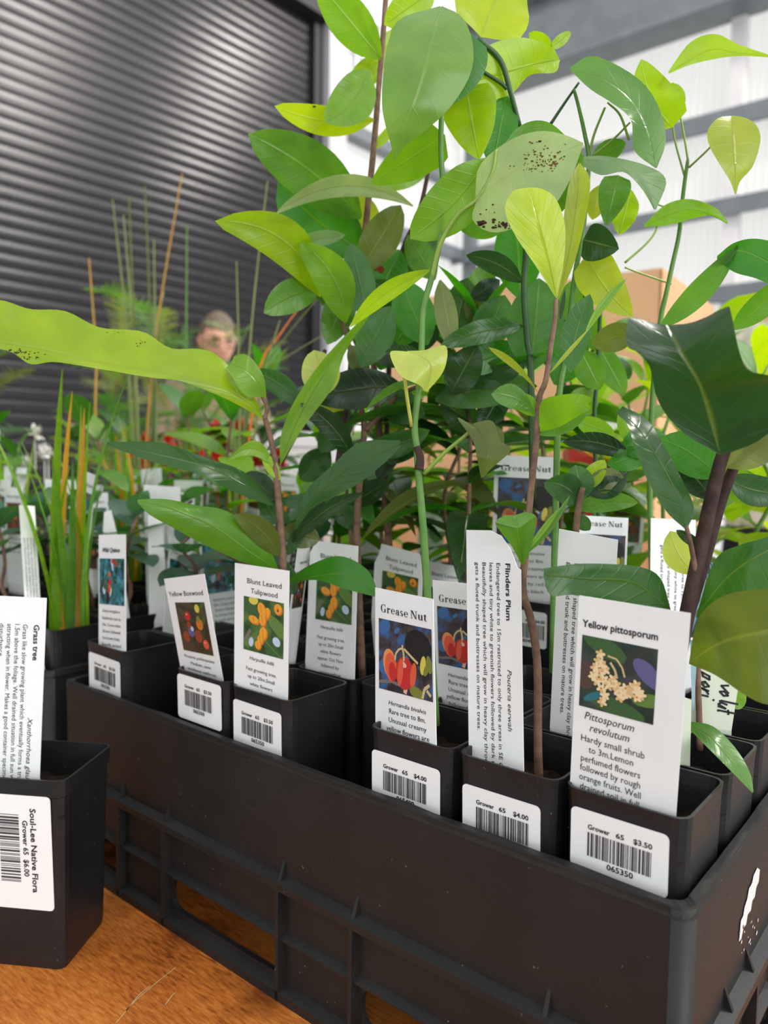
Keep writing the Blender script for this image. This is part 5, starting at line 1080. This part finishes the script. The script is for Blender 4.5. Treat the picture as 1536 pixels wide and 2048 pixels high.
LBL = {'text': 'sideways-text stake label', 'quince': 'teal-photo stake label', 'rust': 'rusty-photo stake label', 'blunt': 'orange-fruit-photo stake label'}
def tagit(kind, x, y, z):
    use('label_'+kind, lambda: proto_label(kind, LBL[kind], LBL[kind]), (x, y, z), R_.uniform(-.35, .5), R_.uniform(.85, 1.05), (R_.uniform(-.12, .12), R_.uniform(-.1, .1)), LBL[kind]+' '+(NOW[1] or WHERE[NOW[0]]))

# main tray, rows behind the front one
hero = {(0, 1), (1, 1), (4, 1), (4, 2), (2, 2), (1, 3), (2, 4)}
fill = {(2, 1): None, (3, 1): None, (5, 1): None, (6, 1): 'blue', (7, 1): 'blue', (0, 2): None, (1, 2): None, (3, 2): 'tul', (5, 2): 'tul', (6, 2): 'blue', (7, 2): 'blue', (0, 3): None, (4, 3): 'tul', (5, 3): 'mid', (6, 3): 'mid', (7, 3): 'blue', (1, 4): None, (3, 4): 'tul', (4, 4): 'tul', (5, 4): 'mid', (6, 4): 'mid', (7, 4): 'mid'}
def main_at(ij): NOW[1] = 'in the %s row, behind the %s' % (ROWN[ij[1]], ANCHOR[ij[0]])
for ij in sorted(hero): main_at(ij); bpot(*cellc(*ij))
for ij, k in sorted(fill.items()):
    x, y = cellc(*ij); main_at(ij); bpot(x, y)
    if k: stock(k, x, y, POTZ+.084, sc=.92)
x, y = -.1676, .1985
tp = pot(x, y, POTZ, 'taller black tube pot with a $4.00 sticker rising behind the slim brown stem', None, True); sticker(tp, '$4.00', '065400', w=34, h=24, drop=6, shift=3, H=.137, bot=.0425, seed=33)
# trays around it
tb = {}
for nm, (tx, ty) in dict(left=(-.452, 0), back=(.0, .315), backleft=(-.432, .315), far=(-.90, .02), farback=(-.885, .325), thirdleft=(-1.12, .64)).items():
    c = copy_tree(tray); c.location = (tx, ty, 0); tb[nm] = (tx, ty)
    c['label'] = {'left': 'black ribbed tray beside the loose pot, holding grass and low seedlings', 'back': 'black ribbed tray behind the tall vines', 'backleft': 'black ribbed tray behind the tulipwood seedlings', 'far': 'black ribbed tray towards the shutter, behind the loose pot', 'farback': 'black ribbed tray of wattles before the man', 'thirdleft': 'rearmost black ribbed tray by the white foam box'}[nm]
    for ch in list(c.children):
        if ch.name.startswith('flaked_paint'): bpy.data.objects.remove(ch)
def fill_tray(nm, rows, lab=.5, labk=('text', 'quince', 'rust', 'blunt', 'text')):
    """rows: for every row a string, one letter per cell from right to left: - none"""
    tx, ty = tb[nm]; NOW[0] = nm
    K = dict(b='blue', g='grass', m='mid', l='lime', h='heart', t='tul', r='red', w='white', f='feather', s='tallgrass')
    for j, row in enumerate(rows):
        NOW[1] = 'in the %s row of %s' % (ROWN[j], WHERE[nm][3:])
        for i, ch in enumerate(row):
            if ch == '-': continue
            x, y = cellc(i, j); x += tx; y += ty; bpot(x, y); stock(K[ch], x, y, POTZ+.084)
            if R_.random() < lab: tagit(R_.choice(labk), x+R_.uniform(-.006, .006), y-.016, POTZ+.088)
fill_tray('left', ('g-bbm', 'bb-bg', 'b-bmb-b', 'mb-gb', 'b-mb-m'), .6)
fill_tray('back', ('l-lhl-m', '-l-l-lm', 'h-l-l-l', '', '-l-m-l'), .35)
fill_tray('backleft', ('m-b-rm-b', '-mb-t-b', '', 'm-r-m-r', ''), .5)
fill_tray('far', ('b-bg-b', '-m-b-m', '', 'w-m-g-', '----f-ff'), .4)
fill_tray('farback', ('', 'r-f-m--', '', '--r-f--', 'm-----f'), .25)
fill_tray('thirdleft', ('f-f-m-f', '', '-f-s-f-', '', 'f-f-f-'), .1)
NOW[0] = 'main'; NOW[1] = ''
# tall thin stalks standing before the shutter
K_ = plant(P(300, 1120, .98), 'tall sparse grass stalks rising past the long leaf, some tan', name='tall_grass')
for b_, t_, c_ in (((268, 900), (225, 398), 'gr'), ((272, 900), (258, 393), 'ol'), ((305, 880), (290, 372), 'ol'), ((290, 940), (364, 348), (176, 132, 60)), ((312, 900), (308, 480), 'gr'), ((372, 900), (374, 448), 'gg'), ((200, 900), (178, 516), (186, 140, 60)), ((282, 980), (247, 430), 'gr'), ((305, 960), (318, 640), 'dg')):
    pts = [P(*b_, .98), P((b_[0]+t_[0])/2+(b_[0]-t_[0])*.15, (b_[1]+t_[1])/2, .98), P(*t_, .98)]
    mb = MB(); o_ = parent_world(K_); mid = catmull([K_.location+Vector((0, 0, .0)), ]+pts, 14); w_ = _r*.0022
    put_leaf(K_, ribbon_mesh(mid, [m_-w_*(1-.6*i_/13) for i_, m_ in enumerate(mid)], [m_+w_*(1-.6*i_/13) for i_, m_ in enumerate(mid)], o_, 0, 1), c_, 'blade')
K2 = plant(P(470, 1130, .80), 'wispy grass clump with one orange blade before the shutter', name='tall_grass')
for b_, t_, c_ in (((488, 860), (535, 362), 'gr'), ((480, 840), (473, 522), 'gr'), ((515, 760), (626, 580), (206, 110, 34)), ((500, 800), (640, 590), 'ol'), ((500, 780), (700, 640), 'gr'), ((520, 800), (560, 640), 'gr'), ((455, 900), (500, 740), 'ly'), ((470, 880), (440, 760), 'gr')):
    pts = [P(*b_, .80), P((b_[0]+t_[0])/2+(b_[0]-t_[0])*.1, (b_[1]+t_[1])/2, .80), P(*t_, .80)]
    mid = catmull([K2.location+Vector((0, 0, 0))]+pts, 14); w_ = _r*.0016
    put_leaf(K2, ribbon_mesh(mid, [m_-w_*(1-.6*i_/13) for i_, m_ in enumerate(mid)], [m_+w_*(1-.6*i_/13) for i_, m_ in enumerate(mid)], parent_world(K2), 0, 1), c_, 'blade')

# ------------------------------------------------------------------ carton, boxes and people behind
M_BOX = simple('cardboard', (222, 178, 134), .75, .2, .06, 12)
c1 = P(1310, 914, 1.22); c1.z = 0; _fh = Vector((_f.x, _f.y, 0)).normalized(); dirw = (-_r0*.82+_fh*.57).normalized(); dird = (_r0*.57+_fh*.82).normalized()
car = empty('cardboard_carton', c1+dirw*.26+dird*.18, 'big closed brown cardboard carton standing behind the plants', 'box')
def obox(mb, o, a, b, la, lb, z0, z1):
    V = [o+a*s+b*q+Vector((0, 0, z)) for z in (z0, z1) for s, q in ((0, 0), (la, 0), (la, lb), (0, lb))]
    mb.add(V, [(0,3,2,1),(4,5,6,7),(0,1,5,4),(1,2,6,5),(2,3,7,6),(3,0,4,7)])
CW, CD, CH = .52, .36, .578
for nm, o_, a_, b_, la in (('front_wall', c1, dirw, dird, CW), ('back_wall', c1+dird*(CD-.004), dirw, dird, CW), ('side_wall', c1, dird, dirw, CD), ('side_wall', c1+dirw*(CW-.004), dird, dirw, CD)):
    mb = MB(); obox(mb, o_, a_, b_, la, .004, .001, CH); mb.build(nm, M_BOX, car)
mb = MB(); obox(mb, c1, dirw, dird, CW, CD, .001, .004); mb.build('base', M_BOX, car)
for q_ in (0, CD/2+.001):
    mb = MB(); obox(mb, c1+dird*q_, dirw, dird, CW, CD/2-.001, CH, CH+.004); mb.build('top_flap', M_BOX, car)
mb = MB(); obox(mb, c1+dird*(CD/2-.025), dirw, dird, CW, .05, CH+.004, CH+.0046); mb.build('tape', M_BOX, car)
M_REDP = simple('red_plastic', (186, 34, 38), .4, .5, .05, 20); M_NAVY = simple('navy_cloth', (30, 32, 46), .8, .3, .15, 60)
q = P(1190, 880, .96); cb = empty('cool_box', (q.x, q.y, 0), 'small red box with a white lid behind the plants', 'box')
M0 = Matrix.Translation((q.x, q.y, 0)) @ Matrix.Rotation(.6, 4, 'Z')
mb = MB(); mb.box((-.035, -.03, 0), (.035, .03, .318), 0, M0); mb.build('body', M_REDP, cb); mb = MB(); mb.box((-.037, -.032, .318), (.037, .032, .345), 0, M0); mb.box((-.01, -.01, .345), (.01, .01, .352), 0, M0); mb.build('lid', M_WHITE, cb)
q = P(555, 900, 1.40); fb = empty('foam_box', (q.x, q.y, 0), 'white foam box behind the seedlings near the man', 'box'); M0 = Matrix.Translation((q.x, q.y, 0)) @ Matrix.Rotation(.7, 4, 'Z')
mb = MB(); mb.box((-.09, -.08, 0), (.09, .08, .30), 0, M0); mb.build('body', M_WHITE, fb); mb = MB(); mb.box((-.094, -.084, .30), (.094, .084, .325), 0, M0); mb.build('lid', M_WHITE, fb)

def eval_mesh(ob):
    dg = bpy.context.evaluated_depsgraph_get(); me = bpy.data.meshes.new_from_object(ob.evaluated_get(dg)); return me
M_SKIN = simple('skin', (224, 168, 142), .5, .4, .06, 20); M_HAIR = simple('grey_hair', (112, 98, 84), .8, .3, .3, 120)
def person(loc, heading, label, shirt, trousers, hair_c, H=1.66, glasses=True, bend=0.0):
    t = empty('person', loc, label, 'person'); k = H/1.72
    V = [(0,0,.93),(0,.0,1.10),(0,.01,1.28),(0,.02,1.42),(0,.055,1.50)]; R0 = [.135,.125,.135,.085,.055]; Ed = [(0,1),(1,2),(2,3),(3,4)]
    for s in (-1, 1):
        o = len(V); V += [(s*.17,0,1.39),(s*.235,.03,1.12),(s*.15,.25,1.08),(s*.12,.33,1.085),(s*.115,.365,1.085)]; R0 += [.062,.046,.03,.036,.03]
        Ed += [(3,o),(o,o+1),(o+1,o+2),(o+2,o+3),(o+3,o+4)]
        for j, (dx, ln) in enumerate(((-.024,.055),(-.008,.064),(.008,.062),(.024,.048))):
            b = len(V); V += [(s*.115+dx,.39,1.087),(s*.115+dx*1.15,.39+ln*.6,1.08),(s*.115+dx*1.15,.39+ln,1.065)]; R0 += [.0095,.0088,.0075]; Ed += [(o+4,b),(b,b+1),(b+1,b+2)]
        b = len(V); V += [(s*.115-s*.045,.345,1.09),(s*.115-s*.055,.375,1.095)]; R0 += [.011,.009]; Ed += [(o+3,b),(b,b+1)]
        o = len(V); V += [(s*.095,0,.86),(s*.105,.015,.48),(s*.105,-.005,.10),(s*.11,.09,.045),(s*.115,.17,.035)]; R0 += [.092,.062,.042,.04,.032]
        Ed += [(0,o),(o,o+1),(o+1,o+2),(o+2,o+3),(o+3,o+4)]
    me = bpy.data.meshes.new('body'); me.from_pydata([Vector(v) for v in V], Ed, []); ob = bpy.data.objects.new('body', me); COL.objects.link(ob)
    sk = ob.modifiers.new('skin', 'SKIN'); 
    if not me.skin_vertices: bpy.context.view_layer.objects.active = ob
    for v, r0 in zip(me.skin_vertices[0].data, R0): v.radius = (r0, r0*(.78 if r0 > .12 else 1))
    me.skin_vertices[0].data[0].use_root = True
    ob.modifiers.new('sub', 'SUBSURF').levels = 2
    bpy.context.view_layer.update(); bm_ = eval_mesh(ob)
    # head
    mb = MB(); nu, nv = 28, 20; hc = Vector((0, .085, 1.605)); hr = Matrix.Rotation(-bend, 4, 'X')
    for j in range(nv+1):
        th = PI*j/nv
        for i in range(nu):
            a = 2*PI*i/nu; x, y, z = math.sin(th)*math.cos(a), math.sin(th)*math.sin(a), math.cos(th)
            X, Y, Z = x*.074, y*.094, z*.118
            if z < -.1: X *= 1+.30*z; Y = Y*(1+.22*z)+(.012*-z if y > 0 else 0)
            fr = max(0, y)
            if fr > .3:
                g = math.exp(-((X/.014)**2)); zz = Z
                Y += g*.020*math.exp(-(((zz+.012)/.020)**2)) + .010*math.exp(-((X/.03)**2+((zz+.088)/.018)**2)) + .005*math.exp(-((X/.026)**2+((zz+.052)/.012)**2)) - .010*math.exp(-(((abs(X)-.030)/.014)**2+((zz-.012)/.012)**2)) + .004*math.exp(-(((zz-.034)/.010)**2))
            ear = math.exp(-(((Y+.005)/.016)**2+((Z+.006)/.028)**2)); X += math.copysign(.014*ear, X) if abs(x) > .75 else 0
            mb.v.append(hr @ Vector((X, Y, Z))+hc)
    for j in range(nv):
        for i in range(nu): mb.f.append([j*nu+i, j*nu+(i+1) % nu, (j+1)*nu+(i+1) % nu, (j+1)*nu+i]); mb.m.append(0)
    o_ = len(mb.v); mb.v += [v.co.copy() for v in bm_.vertices]; mb.f += [[i+o_ for i in p.vertices] for p in bm_.polygons]; mb.m += [0]*len(bm_.polygons)
    bpy.data.objects.remove(ob)
    tmp = mb.build('body', M_SKIN); rm = tmp.modifiers.new('remesh', 'REMESH'); rm.mode = 'VOXEL'; rm.voxel_size = .0085; rm.use_smooth_shade = True
    sm = tmp.modifiers.new('smooth', 'SMOOTH'); sm.iterations = 2; sm.factor = .4
    bpy.context.view_layer.update(); body = eval_mesh(tmp); bpy.data.objects.remove(tmp)
    body.materials.clear(); body.materials.append(M_SKIN)
    Mx = Matrix.Rotation(heading, 4, 'Z') @ Matrix.Scale(k, 4)
    co = [v.co.copy() for v in body.vertices]; no = [v.normal.copy() for v in body.vertices]; inv = hr.inverted()
    def shell(name, cond, off, mat, snap=()):
        idx = {}; b2 = MB()
        for p in body.polygons:
            c = sum((co[i] for i in p.vertices), Vector())/len(p.vertices)
            if not cond(c): continue
            f = []
            for i in p.vertices:
                if i not in idx: idx[i] = len(b2.v); v_ = co[i]+no[i]*off; zs_ = [z_ for z_ in snap if abs(v_.z-z_) < .016]; v_.z = zs_[0] if zs_ else v_.z; b2.v.append(Mx @ v_)
                f.append(idx[i])
            b2.f.append(f); b2.m.append(0)
        return b2.build(name, mat, t, True, org=(0, 0, 0))
    shell('shirt', lambda c: (.90 < c.z < 1.445 and abs(c.x) < .19 and c.y < .2) or (1.13 < c.z < 1.45 and abs(c.x) >= .15 and c.y < .2), .014, shirt, (.90, 1.13, 1.45))
    shell('trousers', lambda c: .09 < c.z < .96 and c.y < .2, .010, trousers, (.09,)); shell('shoe', lambda c: c.z <= .10 and c.x < 0, .006, M_DARKST); shell('shoe', lambda c: c.z <= .10 and c.x >= 0, .006, M_DARKST)
    def hcond(c):
        if c.z < 1.5: return False
        q = inv @ (c-hc); return q.z > .062 or (q.y < -.02 and q.z > -.055) or (q.z > .03 and q.y < .035)
    shell('hair', hcond, .007, hair_c)
    if glasses:
        mb = MB()
        for s in (-1, 1):
            mb.tube([Mx @ (hr @ Vector((s*.031+.022*math.cos(a*PI/6), .094, .010+.016*math.sin(a*PI/6)))+hc) for a in range(13)], .0022*k, 6); mb.tube([Mx @ (hr @ Vector(v)+hc) for v in ((s*.053, .092, .012), (s*.074, .05, .012), (s*.078, -.01, .008))], .0018*k, 6)
        mb.tube([Mx @ (hr @ Vector(v)+hc) for v in ((-.009, .096, .014), (.009, .096, .014))], .0018*k, 6); mb.build('glasses', M_DARKST, t, org=(0, 0, 0))
    M_EYE = bpy.data.materials.get('eye_dark') or flat('eye_dark', (40, 32, 30)); M_LIP = bpy.data.materials.get('lip') or flat('lip', (178, 110, 100))
    for s in (-1, 1):
        mb = MB(); mb.lathe([(.0001, -.006), (.007, -.003), (.009, 0), (.007, .003), (.0001, .006)], 10, Mx @ Matrix.Translation(hc) @ hr @ Matrix.Translation((s*.030, .079, .012)) @ Matrix.Rotation(PI/2, 4, 'X')); mb.build('eye', M_EYE, t, True, org=(0, 0, 0))
        mb = MB(); mb.tube([Mx @ (hr @ Vector(v)+hc) for v in ((s*.014, .091, .031), (s*.030, .089, .036), (s*.046, .080, .031))], .003*k, 6); mb.build('eyebrow', hair_c, t, org=(0, 0, 0))
    mb = MB(); mb.tube([Mx @ (hr @ Vector(v)+hc) for v in ((-.024, .084, -.051), (-.008, .094, -.049), (.008, .094, -.049), (.024, .084, -.051))], .004*k, 6); mb.build('mouth', M_LIP, t, org=(0, 0, 0))
    body.transform(Mx); link('body', body, t)
    return t
M_TAUPE = simple('taupe_shirt', (142, 124, 108), .85, .2, .08, 30); M_TROU = simple('dark_trousers', (52, 50, 54), .85, .2, .1, 30)
def make_floral():
    m, nt, b, out = nmat('floral_cloth'); tc = N(nt, 'ShaderNodeTexCoord'); v = N(nt, 'ShaderNodeTexVoronoi'); v.inputs['Scale'].default_value = 22; nt.links.new(tc.outputs['Object'], v.inputs['Vector'])
    nz = N(nt, 'ShaderNodeTexNoise'); nz.inputs['Scale'].default_value = 16; nt.links.new(tc.outputs['Object'], nz.inputs['Vector'])
    r = ramp(nt, nz.outputs['Fac'], [(.40, s2l((232, 232, 214))), (.5, s2l((196, 214, 176))), (.56, s2l((236, 236, 224))), (.64, s2l((140, 176, 136)))])
    nt.links.new(r.outputs[0], b.inputs['Base Color']); b.inputs['Roughness'].default_value = .85; return m
M_FLORAL = make_floral()
mp_ = P(424, 914, 3.15); mp_.z = FLOOR
toward = (CAM_POS+_r*.9-mp_); hd = math.atan2(toward.y, toward.x)-PI/2
man = person(mp_, hd, 'man with short grey hair and glasses in a taupe shirt, looking down', M_TAUPE, M_TROU, M_HAIR, 1.615, True, .30)
fwd = Vector((-math.sin(hd), math.cos(hd), 0)); hp = mp_+fwd*.45+Vector((0, 0, 1.03))
mb = MB(); rt = Vector((fwd.y, -fwd.x, 0)); V = [hp+rt*a+(fwd*.5+Vector((0, 0, .86)))*b for b in (-.02, .19) for a in (-.08, .08)]; V += [v+fwd*.002 for v in V]
mb.add(V, [(0,1,3,2),(4,6,7,5),(0,4,5,1),(1,5,7,3),(3,7,6,2),(2,6,4,0)]); tag(mb.build('paper_sheet', M_WHITE), 'white sheet of paper held up by the man', 'paper')
wp = P(1592, 914, 2.1); wp.z = FLOOR
toward = (CAM_POS-_r*.5-wp); hd2 = math.atan2(toward.y, toward.x)-PI/2
person(wp, hd2, 'person in a pale green floral shirt, mostly hidden by the big dark leaf', M_FLORAL, M_TROU, M_HAIR, 1.70, False, .1)
fw2 = Vector((-math.sin(hd2), math.cos(hd2), 0)); rt2 = Vector((fw2.y, -fw2.x, 0)); bp_ = wp+Vector((0, 0, 1.0))
bag = empty('shoulder_bag', wp+Vector((0, 0, .85)), 'navy bag slung on the floral-shirted person', 'bag')
mb = MB(); mb.tube([bp_+rt2*x_+fw2*y_+Vector((0, 0, z_)) for x_, y_, z_ in ((-.06, .13, .41), (-.10, .17, .30), (-.15, .17, .12), (-.20, .14, -.05), (-.23, .10, -.14))], .020, 8); mb.build('strap', M_NAVY, bag)
mb = MB(); MM = Matrix.Translation(bp_-rt2*.29+fw2*.08+Vector((0, 0, -.27))) @ Matrix.Rotation(hd2, 4, 'Z'); mb.lathe([(0, -.13), (.07, -.13), (.085, -.06), (.08, .06), (.06, .12), (0, .13)], 14, MM); mb.build('pouch', M_NAVY, bag, True)

# --- a twist of pale blue plastic film beside the twin stems
M_FILM, _nt, _b, _o = nmat('blue_film'); _b.inputs['Base Color'].default_value = s2l((168, 202, 222)); _b.inputs['Roughness'].default_value = .18; _b.inputs['Transmission Weight'].default_value = .35
fr = random.Random(5); pts = [(1412, 1125), (1418, 1160), (1412, 1200), (1400, 1240), (1388, 1275)]; V = []; Fc = []
for k, (x_, y_) in enumerate(pts):
    for q_ in range(6): V.append(P(x_+(q_-2.5)*(5+2.2*k*.5), y_, .336+.004*math.sin(q_*2.1+k)))
for k in range(4):
    for q_ in range(5): Fc.append((k*6+q_, k*6+q_+1, k*6+q_+7, k*6+q_+6))
mb = MB(); mb.add(V, Fc); ft = P(1388, 1275, .336)
mb.add([P(1380, 1280, .338), P(1396, 1280, .338), P(1388, 1420, .345), P(1384, 1420, .345)], [(0, 1, 2, 3)])
tag(mb.build('plastic_strip', M_FILM, None, True), 'crinkled strip of pale blue plastic film beside the twin brown stems', 'plastic strip')
flush_text()
settle()
